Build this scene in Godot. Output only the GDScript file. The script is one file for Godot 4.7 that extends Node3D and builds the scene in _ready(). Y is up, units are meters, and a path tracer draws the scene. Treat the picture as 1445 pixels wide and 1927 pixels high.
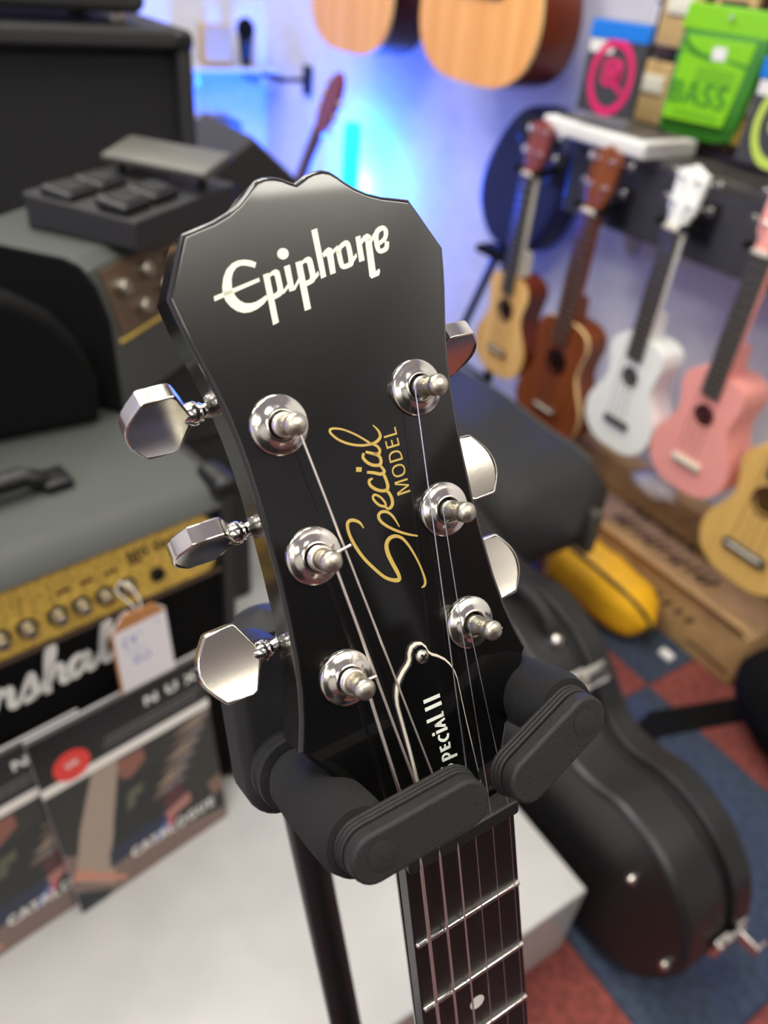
extends Node3D

# ---------------------------------------------------------------- mesh builder
class MB:
	var v := PackedVector3Array()
	var n := PackedVector3Array()
	var t := PackedVector2Array()
	var xf := Transform3D.IDENTITY

	func tri(a: Vector3, b: Vector3, c: Vector3, na: Vector3, nb: Vector3, nc: Vector3, ta := Vector2.ZERO, tb := Vector2.ZERO, tc := Vector2.ZERO) -> void:
		if (b - a).cross(c - a).dot(na + nb + nc) > 0.0:
			var q := b; b = c; c = q
			q = nb; nb = nc; nc = q
			var w := tb; tb = tc; tc = w
		for p in [a, b, c]: v.append(xf * p)
		for p in [na, nb, nc]: n.append((xf.basis * p).normalized())
		t.append(ta); t.append(tb); t.append(tc)

	func quad(a: Vector3, b: Vector3, c: Vector3, d: Vector3, na: Vector3, nb: Vector3, nc: Vector3, nd: Vector3) -> void:
		tri(a, b, c, na, nb, nc)
		tri(a, c, d, na, nc, nd)

	func flat(a: Vector3, b: Vector3, c: Vector3, d: Vector3, out: Vector3) -> void:
		var g := (b - a).cross(c - a).normalized()
		if g.dot(out) < 0: g = -g
		tri(a, b, c, g, g, g, Vector2(0, 0), Vector2(1, 0), Vector2(1, 1))
		tri(a, c, d, g, g, g, Vector2(0, 0), Vector2(1, 1), Vector2(0, 1))

	# closed 2D outline -> outward normals at both ends of every edge, smoothed where the corner is blunt
	static func edges(p: PackedVector2Array, crease := 0.82) -> Array:
		var area := 0.0
		var m := p.size()
		for i in m: area += p[i].cross(p[(i + 1) % m])
		var s := 1.0 if area > 0 else -1.0
		var raw := []
		for i in m:
			var d := (p[(i + 1) % m] - p[i]).normalized()
			raw.append(Vector2(d.y, -d.x) * s)
		var out := []
		for i in m:
			var a: Vector2 = raw[i]
			var b: Vector2 = raw[(i + m - 1) % m]
			var c: Vector2 = raw[(i + 1) % m]
			out.append([(a + b).normalized() if a.dot(b) > crease else a, (a + c).normalized() if a.dot(c) > crease else a])
		return [raw, out]

	static func inset(p: PackedVector2Array, raw: Array, k: float) -> PackedVector2Array:
		var r := PackedVector2Array()
		var m := p.size()
		for i in m:
			var a: Vector2 = raw[(i + m - 1) % m]
			var b: Vector2 = raw[i]
			r.append(p[i] - (a + b) / maxf(0.35, 1.0 + a.dot(b)) * k)
		return r

	# outline in x,y pushed from z0 to z1, edges rounded by bev
	func ext(p: PackedVector2Array, z0: float, z1: float, bev := 0.0, seg := 3, crease := 0.82, cap0 := true, cap1 := true) -> void:
		var e := edges(p, crease)
		var steps := []
		if bev > 0.0:
			for k in seg + 1:
				var a := -PI / 2 + PI / 2 * k / seg
				steps.append([bev * (1.0 - cos(a)), z0 + bev * (1.0 + sin(a)), a])
			for k in seg + 1:
				var a := PI / 2 * k / seg
				steps.append([bev * (1.0 - cos(a)), z1 - bev * (1.0 - sin(a)), a])
		else:
			steps = [[0.0, z0, 0.0], [0.0, z1, 0.0]]
		var rows := []
		for s in steps: rows.append(inset(p, e[0], s[0]))
		var m := p.size()
		for k in steps.size() - 1:
			var s0: Array = steps[k]
			var s1: Array = steps[k + 1]
			for i in m:
				var j := (i + 1) % m
				var na: Vector2 = e[1][i][0]
				var nb: Vector2 = e[1][i][1]
				var f := func(q: Vector2, a: float) -> Vector3: return Vector3(q.x * cos(a), q.y * cos(a), sin(a))
				quad(Vector3(rows[k][i].x, rows[k][i].y, s0[1]), Vector3(rows[k][j].x, rows[k][j].y, s0[1]), Vector3(rows[k + 1][j].x, rows[k + 1][j].y, s1[1]), Vector3(rows[k + 1][i].x, rows[k + 1][i].y, s1[1]), f.call(na, s0[2]), f.call(nb, s0[2]), f.call(nb, s1[2]), f.call(na, s1[2]))
		if cap0: cap(rows[0], z0, -1.0)
		if cap1: cap(rows[-1], z1, 1.0)

	func cap(p: PackedVector2Array, z: float, way: float) -> void:
		var nn := Vector3(0, 0, way)
		var lo := p[0]
		var hi := p[0]
		for q in p:
			lo = lo.min(q); hi = hi.max(q)
		var size := maxf(hi.x - lo.x, hi.y - lo.y)
		var c0 := PackedVector2Array()
		for q in p:
			if c0.is_empty() or (q.distance_to(c0[-1]) > size * 1e-5 and q.distance_to(c0[0]) > size * 1e-5): c0.append(q)
		p = c0
		var turn := 0.0
		var convex := true
		for i in p.size():
			var w := (p[(i + 1) % p.size()] - p[i]).normalized().cross((p[(i + 2) % p.size()] - p[(i + 1) % p.size()]).normalized())
			if absf(w) < 1e-3: continue
			if turn != 0.0 and signf(w) != turn: convex = false
			turn = signf(w)
		if convex:
			var mid := (lo + hi) / 2
			for i in p.size():
				var a := p[i]; var c := p[(i + 1) % p.size()]
				tri(Vector3(mid.x, mid.y, z), Vector3(a.x, a.y, z), Vector3(c.x, c.y, z), nn, nn, nn, mid, a, c)
			return
		var big := PackedVector2Array()
		for q in p: big.append((q - lo) * (1000.0 / maxf(hi.x - lo.x, hi.y - lo.y)))
		var ix := Geometry2D.triangulate_polygon(big)
		if ix.is_empty(): print("outline could not be filled: ", p.size())
		for k in range(0, ix.size(), 3):
			var a := p[ix[k]]; var b := p[ix[k + 1]]; var c := p[ix[k + 2]]
			tri(Vector3(a.x, a.y, z), Vector3(b.x, b.y, z), Vector3(c.x, c.y, z), nn, nn, nn, a, b, c)

	# rounded rectangle outline
	static func rrect(w: float, h: float, r: float, seg := 4) -> PackedVector2Array:
		var o := PackedVector2Array()
		r = minf(r, minf(w, h) * 0.499)
		if r <= 0.0:
			return PackedVector2Array([Vector2(-w / 2, -h / 2), Vector2(w / 2, -h / 2), Vector2(w / 2, h / 2), Vector2(-w / 2, h / 2)])
		var c := [Vector2(w / 2 - r, h / 2 - r), Vector2(-w / 2 + r, h / 2 - r), Vector2(-w / 2 + r, -h / 2 + r), Vector2(w / 2 - r, -h / 2 + r)]
		for q in 4:
			for k in seg + 1:
				var a := PI / 2 * q + PI / 2 * k / seg
				o.append(c[q] + Vector2(cos(a), sin(a)) * r)
		return o

	func box(c: Vector3, s: Vector3, bev := 0.0, corner := -1.0, seg := 3) -> void:
		var keep := xf
		bev = minf(bev, 0.3 * minf(s.x, minf(s.y, s.z)))
		xf = xf * Transform3D(Basis.IDENTITY, c)
		ext(rrect(s.x, s.y, bev * 1.3 if corner < 0.0 else maxf(corner, bev * 1.3), seg + 1 if corner > 0.0 else seg), -s.z / 2, s.z / 2, bev, seg)
		xf = keep

	# profile of (radius, height) turned round the local y axis; crease keeps sharp corners
	func lathe(p: Array, seg := 24, crease := 0.8) -> void:
		var raw := []
		for k in p.size() - 1:
			var d: Vector2 = (p[k + 1] - p[k]).normalized()
			raw.append(Vector2(d.y, -d.x))
		for k in p.size() - 1:
			var a: Vector2 = raw[k]
			var na := a
			var nb := a
			if k > 0 and a.dot(raw[k - 1]) > crease: na = (a + raw[k - 1]).normalized()
			if k < raw.size() - 1 and a.dot(raw[k + 1]) > crease: nb = (a + raw[k + 1]).normalized()
			for i in seg:
				var u := TAU * i / seg
				var w := TAU * (i + 1) / seg
				var P := func(q: Vector2, g: float) -> Vector3: return Vector3(q.x * cos(g), q.y, q.x * sin(g))
				if p[k].x < 1e-7:
					tri(P.call(p[k], u), P.call(p[k + 1], w), P.call(p[k + 1], u), P.call(na, (u + w) / 2), P.call(nb, w), P.call(nb, u))
				elif p[k + 1].x < 1e-7:
					tri(P.call(p[k], u), P.call(p[k], w), P.call(p[k + 1], u), P.call(na, u), P.call(na, w), P.call(nb, (u + w) / 2))
				else:
					quad(P.call(p[k], u), P.call(p[k], w), P.call(p[k + 1], w), P.call(p[k + 1], u), P.call(na, u), P.call(na, w), P.call(nb, w), P.call(nb, u))

	# lathe standing at a with its axis towards b
	func turned(a: Vector3, b: Vector3, p: Array, seg := 24, crease := 0.8) -> void:
		var keep := xf
		var y := (b - a).normalized()
		var x := y.cross(Vector3(0.31, 0.17, 0.93)).normalized()
		xf = xf * Transform3D(Basis(x, y, x.cross(y)), a)
		lathe(p, seg, crease)
		xf = keep

	func cyl(a: Vector3, b: Vector3, r: float, seg := 16, bev := 0.0) -> void:
		var l := a.distance_to(b)
		if bev > 0.0:
			turned(a, b, [Vector2(0, 0), Vector2(r - bev, 0), Vector2(r - bev * 0.3, bev * 0.3), Vector2(r, bev), Vector2(r, l - bev), Vector2(r - bev * 0.3, l - bev * 0.3), Vector2(r - bev, l), Vector2(0, l)], seg, 0.6)
		else:
			turned(a, b, [Vector2(0, 0), Vector2(r, 0), Vector2(r, l), Vector2(0, l)], seg)

	func ball(c: Vector3, r: Vector3, seg := 16) -> void:
		var keep := xf
		xf = xf * Transform3D(Basis.from_scale(r), c)
		var p := []
		for k in seg / 2 + 1:
			var a := -PI / 2 + PI * k / (seg / 2)
			p.append(Vector2(maxf(0.0, cos(a)), sin(a)))
		lathe(p, seg, 0.5)
		xf = keep

	# round bar along a path
	func tube(path: Array, r: float, seg := 10, closed := false) -> void:
		var m := path.size()
		var rings := []
		var nrm := []
		var ref := Vector3(0.13, 0.29, 0.95)
		for i in m:
			var d: Vector3 = (path[mini(i + 1, m - 1)] - path[maxi(i - 1, 0)]).normalized()
			var x := (ref - d * ref.dot(d)).normalized()
			ref = x
			var y := d.cross(x)
			var a := []
			var b := []
			for k in seg:
				var g := TAU * k / seg
				b.append(x * cos(g) + y * sin(g))
				a.append(path[i] + b[k] * r)
			rings.append(a); nrm.append(b)
		for i in m - 1:
			for k in seg:
				var j := (k + 1) % seg
				quad(rings[i][k], rings[i][j], rings[i + 1][j], rings[i + 1][k], nrm[i][k], nrm[i][j], nrm[i + 1][j], nrm[i + 1][k])
		if not closed:
			for q in [[0, 1], [m - 1, m - 2]]:
				var d: Vector3 = (path[q[0]] - path[q[1]]).normalized()
				for k in seg:
					tri(path[q[0]], rings[q[0]][k], rings[q[0]][(k + 1) % seg], d, d, d)

	# surface through rows of points, closed round each row, with smooth normals
	func loft(rows: Array, capped := true) -> void:
		var m: int = rows[0].size()
		var nr := []
		for i in rows.size():
			var c := Vector3.ZERO
			for q in rows[i]: c += q
			c /= m
			var l := []
			for j in m:
				var du: Vector3 = rows[i][(j + 1) % m] - rows[i][(j + m - 1) % m]
				var dv: Vector3 = rows[mini(i + 1, rows.size() - 1)][j] - rows[maxi(i - 1, 0)][j]
				var g := du.cross(dv).normalized()
				if g.dot(rows[i][j] - c) < 0: g = -g
				l.append(g)
			nr.append(l)
		for i in rows.size() - 1:
			for j in m:
				var k := (j + 1) % m
				quad(rows[i][j], rows[i][k], rows[i + 1][k], rows[i + 1][j], nr[i][j], nr[i][k], nr[i + 1][k], nr[i + 1][j])
		if capped:
			for q in [[0, 1], [rows.size() - 1, rows.size() - 2]]:
				var c := Vector3.ZERO
				for w in rows[q[0]]: c += w
				c /= m
				var d := Vector3.ZERO
				for j in m: d += rows[q[0]][j] - rows[q[1]][j]
				d = d.normalized()
				for j in m: tri(c, rows[q[0]][j], rows[q[0]][(j + 1) % m], d, d, d)

	# flat brush stroke through (x, y, width) triples, lying on z0 and h thick
	func stroke(q: Array, z0: float, h: float, k := 1.0, sub := 5, tight := false) -> void:
		var c := []
		var m := q.size() / 3
		for i in m - 1:
			var w := sub if not tight and m > 2 else 1
			for s in w:
				var f := float(s) / w
				var o := []
				for d in 3:
					var p0: float = q[maxi(i - 1, 0) * 3 + d]
					var p1: float = q[i * 3 + d]
					var p2: float = q[(i + 1) * 3 + d]
					var p3: float = q[mini(i + 2, m - 1) * 3 + d]
					o.append(p1 if w == 1 else 0.5 * (2 * p1 + (p2 - p0) * f + (2 * p0 - 5 * p1 + 4 * p2 - p3) * f * f + (3 * p1 - p0 - 3 * p2 + p3) * f * f * f))
				c.append(o)
		c.append([q[m * 3 - 3], q[m * 3 - 2], q[m * 3 - 1]])
		var l := []
		var r := []
		for i in c.size():
			var a: Array = c[maxi(i - 1, 0)]
			var b: Array = c[mini(i + 1, c.size() - 1)]
			var d := Vector2(b[0] - a[0], b[1] - a[1]).normalized()
			var s := Vector2(-d.y, d.x) * float(c[i][2]) * 0.5
			var o := Vector2(c[i][0], c[i][1])
			if i == 0 and not tight: o -= d * float(c[i][2]) * 0.25
			if i == c.size() - 1 and not tight: o += d * float(c[i][2]) * 0.25
			l.append((o + s) * k); r.append((o - s) * k)
		var up := Vector3(0, 0, 1)
		for i in l.size() - 1:
			var a := Vector3(l[i].x, l[i].y, z0 + h); var b := Vector3(l[i + 1].x, l[i + 1].y, z0 + h)
			var e := Vector3(r[i + 1].x, r[i + 1].y, z0 + h); var g := Vector3(r[i].x, r[i].y, z0 + h)
			quad(a, b, e, g, up, up, up, up)
			var dn := Vector3(0, 0, -h)
			flat(a, b, b + dn, a + dn, a - g)
			flat(g, e, e + dn, g + dn, g - a)

	func mesh() -> ArrayMesh:
		var a := []
		a.resize(Mesh.ARRAY_MAX)
		a[Mesh.ARRAY_VERTEX] = v
		a[Mesh.ARRAY_NORMAL] = n
		a[Mesh.ARRAY_TEX_UV] = t
		var o := ArrayMesh.new()
		o.add_surface_from_arrays(Mesh.PRIMITIVE_TRIANGLES, a)
		return o


# ---------------------------------------------------------------- scene helpers
var taken := {}
var M := {}

func numbered(called: String) -> String:
	taken[called] = taken.get(called, 0) + 1
	return called if taken[called] == 1 else "%s_%03d" % [called, taken[called] - 1]

func obj(called: String, b: MB, m: Material, parent: Node = self) -> MeshInstance3D:
	var o := MeshInstance3D.new()
	o.name = numbered(called) if parent == self else called
	o.mesh = b.mesh()
	o.material_override = null
	o.mesh.surface_set_material(0, m)
	parent.add_child(o, true)
	return o

func share(called: String, mesh: Mesh, parent: Node, at: Transform3D) -> MeshInstance3D:
	var o := MeshInstance3D.new()
	o.name = called
	o.mesh = mesh
	o.transform = at
	parent.add_child(o, true)
	return o

func tag(o: Node, label: String, category: String, group := "") -> void:
	o.set_meta("label", label)
	o.set_meta("category", category)
	if group: o.set_meta("group", group)

func thing(called: String, label: String, category: String, at := Vector3.ZERO, turn := 0.0, group := "") -> Node3D:
	var o := Node3D.new()
	o.name = numbered(called)
	add_child(o)
	o.position = at
	o.rotation.y = turn
	tag(o, label, category, group)
	return o

func struct(called: String, b: MB, m: Material) -> MeshInstance3D:
	var o := obj(called, b, m)
	o.set_meta("kind", "structure")
	return o

func mat(c: Color, rough := 0.6, metal := 0.0, coat := 0.0) -> StandardMaterial3D:
	var m := StandardMaterial3D.new()
	m.albedo_color = c
	m.roughness = rough
	m.metallic = metal
	if coat > 0.0:
		m.clearcoat_enabled = true
		m.clearcoat = coat
		m.clearcoat_roughness = 0.05
	return m

func noise_tex(sd: int, freq: float, lo: float, hi: float, size := 256, oct := 3) -> ImageTexture:
	var f := FastNoiseLite.new()
	f.seed = sd
	f.frequency = freq
	f.fractal_octaves = oct
	var im := f.get_seamless_image(size, size)
	im.convert(Image.FORMAT_RGB8)
	for y in size:
		for x in size:
			var g := lerpf(lo, hi, im.get_pixel(x, y).r)
			im.set_pixel(x, y, Color(g, g, g))
	return ImageTexture.create_from_image(im)

func rough_up(m: StandardMaterial3D, tex: Texture2D, scale: float, cm: float, tint: Texture2D = null) -> StandardMaterial3D:
	m.uv1_triplanar = true
	m.uv1_scale = Vector3.ONE * scale
	if tex:
		m.heightmap_enabled = true
		m.heightmap_texture = tex
		m.heightmap_scale = cm
	if tint: m.albedo_texture = tint
	return m

func glow(c: Color, k: float) -> StandardMaterial3D:
	var m := mat(c, 0.5)
	m.emission_enabled = true
	m.emission = c
	m.emission_energy_multiplier = k
	return m

func smooth(p: Array, sub := 5) -> PackedVector2Array:      # closed curve through the points
	var o := PackedVector2Array()
	var m := p.size()
	for i in m:
		for s in sub:
			o.append(cat(p[(i + m - 1) % m], p[i], p[(i + 1) % m], p[(i + 2) % m], float(s) / sub))
	return o

func cat(a: Vector2, b: Vector2, c: Vector2, d: Vector2, f: float) -> Vector2:
	return 0.5 * (2 * b + (c - a) * f + (2 * a - 5 * b + 4 * c - d) * f * f + (3 * b - a - 3 * c + d) * f * f * f)

func mirrored(half: Array) -> Array:       # half outline (x >= 0) from bottom to top -> whole closed outline
	var o := half.duplicate()
	for i in range(half.size() - 1, -1, -1):
		if half[i].x > 1e-6: o.append(Vector2(-half[i].x, half[i].y))
	return o

func text(called: String, s: String, size: float, depth: float, m: Material, parent: Node, at: Transform3D, font := "Droid Sans", weight := 400) -> MeshInstance3D:
	var f := SystemFont.new()
	f.font_names = PackedStringArray([font])
	f.font_weight = weight
	var t := TextMesh.new()
	t.text = s
	t.font = f
	t.font_size = 64
	t.pixel_size = size / 64.0
	t.depth = depth
	t.material = m
	var o := MeshInstance3D.new()
	o.name = called
	o.mesh = t
	o.transform = at
	parent.add_child(o, true)
	return o

const LAMP_COLOR := Color(1.0, 0.985, 0.93)
const EXPOSURE := 1.18

func _ready() -> void:
	# ---------------- camera, sky, exposure
	var cam := Camera3D.new()
	cam.name = "camera"
	add_child(cam)
	cam.transform = Transform3D(Basis(Vector3(0.837005, 0.0835788, 0.5407746), Vector3(0.2640804, 0.8038614, -0.5329806), Vector3(-0.4792537, 0.5889154, 0.6507645)), Vector3(0, 1.157, 0))
	var lens := CameraAttributesPhysical.new()
	lens.frustum_focal_length = 18.03
	lens.frustum_focus_distance = 0.245
	lens.exposure_aperture = 5.0
	lens.frustum_near = 0.02
	lens.frustum_far = 50.0
	cam.attributes = lens
	cam.fov = 67.296
	cam.near = 0.02
	cam.far = 50.0
	var env := Environment.new()
	env.background_mode = Environment.BG_COLOR
	env.background_color = Color(0.02, 0.02, 0.025)
	env.tonemap_mode = Environment.TONE_MAPPER_LINEAR
	env.tonemap_exposure = EXPOSURE
	env.sdfgi_enabled = true
	env.ssao_enabled = true
	env.ssil_enabled = true
	var we := WorldEnvironment.new()
	we.name = "world"
	we.environment = env
	add_child(we)
	materials()
	lamps()
	shell()
	print("shell")
	plinth_and_amps()
	print("amps")
	back_of_shop()
	right_wall()
	print("wall")
	floor_things()
	print("floor things")
	guitar()
	stand()
	behind_the_camera()
	print("done")

func materials() -> void:
	var grain := noise_tex(3, 0.09, 0.0, 1.0, 256, 2)
	var fine := noise_tex(8, 0.2, 0.0, 1.0, 256, 2)
	var soft := noise_tex(11, 0.012, 0.86, 1.0, 256, 4)
	var blot := noise_tex(12, 0.02, 0.7, 1.0, 256, 5)
	M.grain = grain
	M.wall = rough_up(mat(Color(0.88, 0.88, 0.89), 0.7), grain, 6.0, 0.015, noise_tex(14, 0.012, 0.95, 1.0, 256, 4))
	M.ceiling = rough_up(mat(Color(0.88, 0.87, 0.84), 0.9), grain, 4.0, 0.02, soft)
	M.trim = mat(Color(0.75, 0.75, 0.76), 0.5)
	M.carpet_red = rough_up(mat(Color(0.60, 0.30, 0.27), 0.95), fine, 9.0, 0.25, blot)
	M.carpet_blue = rough_up(mat(Color(0.25, 0.30, 0.39), 0.95), fine, 9.0, 0.25, blot)
	M.carpet_edge = mat(Color(0.12, 0.12, 0.14), 0.95)
	M.white_gloss = rough_up(mat(Color(0.71, 0.705, 0.70), 0.2), null, 3.0, 0.0, noise_tex(14, 0.012, 0.95, 1.0, 256, 4))
	M.white = mat(Color(0.88, 0.88, 0.86), 0.5)
	M.cream = mat(Color(0.85, 0.84, 0.76), 0.45)
	M.tolex = rough_up(mat(Color(0.13, 0.13, 0.13), 0.62), grain, 30.0, 0.05)
	M.tolex_grey = rough_up(mat(Color(0.25, 0.26, 0.25), 0.6), grain, 30.0, 0.05)
	M.grille = rough_up(mat(Color(0.10, 0.10, 0.105), 0.85), fine, 40.0, 0.05)
	M.black = mat(Color(0.045, 0.045, 0.047), 0.45)
	M.black_soft = rough_up(mat(Color(0.05, 0.05, 0.053), 0.85), fine, 25.0, 0.06)
	M.black_soft.metallic_specular = 0.25
	M.black_metal = mat(Color(0.035, 0.035, 0.037), 0.45, 0.0)
	M.gold = rough_up(mat(Color(0.95, 0.80, 0.38), 0.4, 0.3), fine, 20.0, 0.006, blot)
	M.chrome = mat(Color(0.88, 0.87, 0.83), 0.12, 1.0)
	M.nickel = rough_up(mat(Color(0.86, 0.84, 0.79), 0.14, 1.0), fine, 120.0, 0.001)
	M.satin_metal = rough_up(mat(Color(0.74, 0.72, 0.66), 0.33, 1.0), fine, 150.0, 0.002)
	M.post_metal = mat(Color(0.62, 0.60, 0.62), 0.2, 1.0)
	M.string_wound = mat(Color(0.93, 0.90, 0.86), 0.38, 1.0)
	M.string_plain = mat(Color(0.80, 0.80, 0.84), 0.25, 1.0)
	M.lacquer = rough_up(mat(Color(0.014, 0.014, 0.014), 0.26, 0.0, 0.8), soft, 12.0, 0.001)
	M.lacquer.metallic_specular = 0.45
	M.cover_black = mat(Color(0.025, 0.025, 0.027), 0.12)
	M.bone = mat(Color(0.86, 0.83, 0.76), 0.4)
	M.logo_cream = mat(Color(0.93, 0.93, 0.84), 0.5)
	M.logo_gold = mat(Color(0.76, 0.65, 0.34), 0.4, 0.15)
	M.print_grey = mat(Color(0.82, 0.84, 0.80), 0.5)
	M.nut_black = rough_up(mat(Color(0.06, 0.06, 0.058), 0.5), fine, 90.0, 0.003)
	M.rosewood = rough_up(mat(Color(0.05, 0.038, 0.034), 0.36), fine, 60.0, 0.004, noise_tex(21, 0.05, 0.55, 1.0, 256, 4))
	M.inlay = mat(Color(0.80, 0.80, 0.77), 0.3)
	M.foam = rough_up(mat(Color(0.085, 0.085, 0.088), 0.95), noise_tex(31, 0.25, 0.0, 1.0, 256, 3), 40.0, 0.07, noise_tex(33, 0.08, 0.6, 1.0, 256, 4))
	M.rubber = rough_up(mat(Color(0.09, 0.09, 0.09), 0.66), noise_tex(41, 0.15, 0.0, 1.0, 256, 3), 50.0, 0.02, noise_tex(43, 0.06, 0.7, 1.0, 256, 4))
	M.paper = mat(Color(0.88, 0.87, 0.88), 0.8)
	M.tag_brown = mat(Color(0.70, 0.48, 0.28), 0.8)
	M.ink_blue = mat(Color(0.32, 0.40, 0.75), 0.7)
	M.ink_black = mat(Color(0.06, 0.05, 0.05), 0.6)
	M.red_badge = mat(Color(0.87, 0.24, 0.22), 0.4)
	M.cardboard = rough_up(mat(Color(0.73, 0.58, 0.39), 0.85), grain, 5.0, 0.03, soft)
	M.card_print = mat(Color(0.25, 0.15, 0.09), 0.85)
	M.yellow = rough_up(mat(Color(1.0, 0.75, 0.04), 0.7), fine, 22.0, 0.08, soft)
	M.case_black = rough_up(mat(Color(0.10, 0.10, 0.098), 0.34), grain, 30.0, 0.02)
	M.bag_grey = rough_up(mat(Color(0.155, 0.157, 0.16), 0.8), fine, 25.0, 0.06, soft)
	M.pewter = mat(Color(0.36, 0.355, 0.33), 0.45, 0.4)
	M.front_black = rough_up(mat(Color(0.045, 0.045, 0.045), 0.85), fine, 40.0, 0.05)
	M.front_black.metallic_specular = 0.2
	M.slat = rough_up(mat(Color(0.10, 0.095, 0.09), 0.6), grain, 8.0, 0.02)
	M.zip = mat(Color(0.15, 0.14, 0.06), 0.6)
	M.spruce = rough_up(mat(Color(0.93, 0.76, 0.50), 0.28), null, 1.0, 0.0, wood(51, Color(1, 1, 1), Color(0.9, 0.85, 0.76)))
	M.spruce_amber = rough_up(mat(Color(0.95, 0.70, 0.40), 0.2), null, 1.0, 0.0, wood(55, Color(1, 1, 1), Color(0.93, 0.86, 0.74)))
	M.uke_yellow = rough_up(mat(Color(0.90, 0.74, 0.43), 0.35), null, 2.0, 0.0, wood(57, Color(1, 1, 1), Color(0.95, 0.92, 0.85)))
	M.mahogany = rough_up(mat(Color(0.55, 0.30, 0.15), 0.35), null, 3.0, 0.0, wood(53, Color(1, 1, 1), Color(0.74, 0.66, 0.6)))
	M.side_red = rough_up(mat(Color(0.45, 0.19, 0.10), 0.3), null, 3.0, 0.0, wood(54, Color(1, 1, 1), Color(0.8, 0.7, 0.65)))
	M.side_dark = rough_up(mat(Color(0.25, 0.10, 0.06), 0.2), null, 2.0, 0.0, wood(56, Color(1, 1, 1), Color(0.75, 0.65, 0.6)))
	M.head_red = mat(Color(0.50, 0.22, 0.20), 0.4)
	M.binding = mat(Color(0.92, 0.80, 0.56), 0.4)
	M.uke_white = mat(Color(0.94, 0.95, 0.93), 0.35)
	M.uke_pink = mat(Color(0.95, 0.64, 0.60), 0.4)
	M.fret_grey = mat(Color(0.28, 0.27, 0.24), 0.5)
	M.fret_brown = mat(Color(0.33, 0.22, 0.15), 0.5)
	M.navy = rough_up(mat(Color(0.10, 0.14, 0.34), 0.55), fine, 20.0, 0.02, soft)
	M.shelf_grey = mat(Color(0.36, 0.35, 0.34), 0.35)
	M.pack_green = mat(Color(0.50, 0.78, 0.10), 0.3)
	M.pack_green_dark = mat(Color(0.22, 0.50, 0.14), 0.35)
	M.pack_lime = mat(Color(0.74, 0.84, 0.36), 0.4)
	M.pack_pink = mat(Color(0.85, 0.16, 0.42), 0.4)
	M.pack_blue = mat(Color(0.10, 0.47, 0.85), 0.4)
	M.pack_dark = mat(Color(0.26, 0.26, 0.28), 0.35)
	M.pack_tan = mat(Color(0.74, 0.62, 0.40), 0.5)
	M.pack_brown = mat(Color(0.30, 0.23, 0.17), 0.5)
	M.bulb = glow(Color(1.0, 0.97, 0.92), 3.0)
	M.led_blue = glow(Color(0.10, 0.62, 1.0), 2.2)
	M.led_violet = glow(Color(0.36, 0.30, 1.0), 9.0)

func wood(sd: int, a: Color, b: Color) -> ImageTexture:
	var f := FastNoiseLite.new()
	f.seed = sd
	f.frequency = 0.02
	f.fractal_octaves = 4
	var im := Image.create(256, 256, false, Image.FORMAT_RGB8)
	for y in 256:
		for x in 256:
			var k := f.get_noise_2d(x * 5.0, y * 0.22) * 0.5 + 0.5
			k = clampf(k + 0.18 * sin(x * 0.35 + 4.0 * f.get_noise_2d(x * 0.5, y * 0.1)), 0.0, 1.0)
			im.set_pixel(x, y, a.lerp(b, k))
	return ImageTexture.create_from_image(im)

const CEIL := 2.7
const PANELS := [[0.4, 1.22], [1.08, 1.16], [-1.2, 1.25], [0.45, -0.9], [-0.35, -0.3], [-0.35, -1.5], [-1.4, -0.9], [0.3, -2.3], [-1.2, 2.6]]
const PANEL_ENERGY := 1.36

func lamps() -> void:
	for p in PANELS:
		var t := thing("ceiling_light", "square white ceiling light panel in a thin metal frame", "light", Vector3(p[0], CEIL - 0.03, p[1]), 0.0, "ceiling light panels")
		var f := MB.new()
		for s in [-1, 1]:
			f.box(Vector3(s * 0.305, 0.015, 0), Vector3(0.02, 0.03, 0.63), 0.002)
			f.box(Vector3(0, 0.015, s * 0.305), Vector3(0.59, 0.03, 0.02), 0.002)
		obj("frame", f, M.trim, t)
		var d := MB.new()
		d.box(Vector3(0, 0.016, 0), Vector3(0.59, 0.012, 0.59))
		obj("diffuser", d, M.bulb, t)
		var l := AreaLight3D.new()
		l.name = "light"
		l.area_size = Vector2(0.58, 0.58)
		l.light_color = LAMP_COLOR
		l.light_energy = PANEL_ENERGY
		l.area_range = 8.0
		l.shadow_enabled = true
		t.add_child(l, true)
		l.position = Vector3(0, 0.002, 0)
		l.rotation_degrees = Vector3(-90, 0, 0)

const XR := 1.45
const XL := -2.3
const ZB := -3.0
const ZF := 3.2

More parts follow.
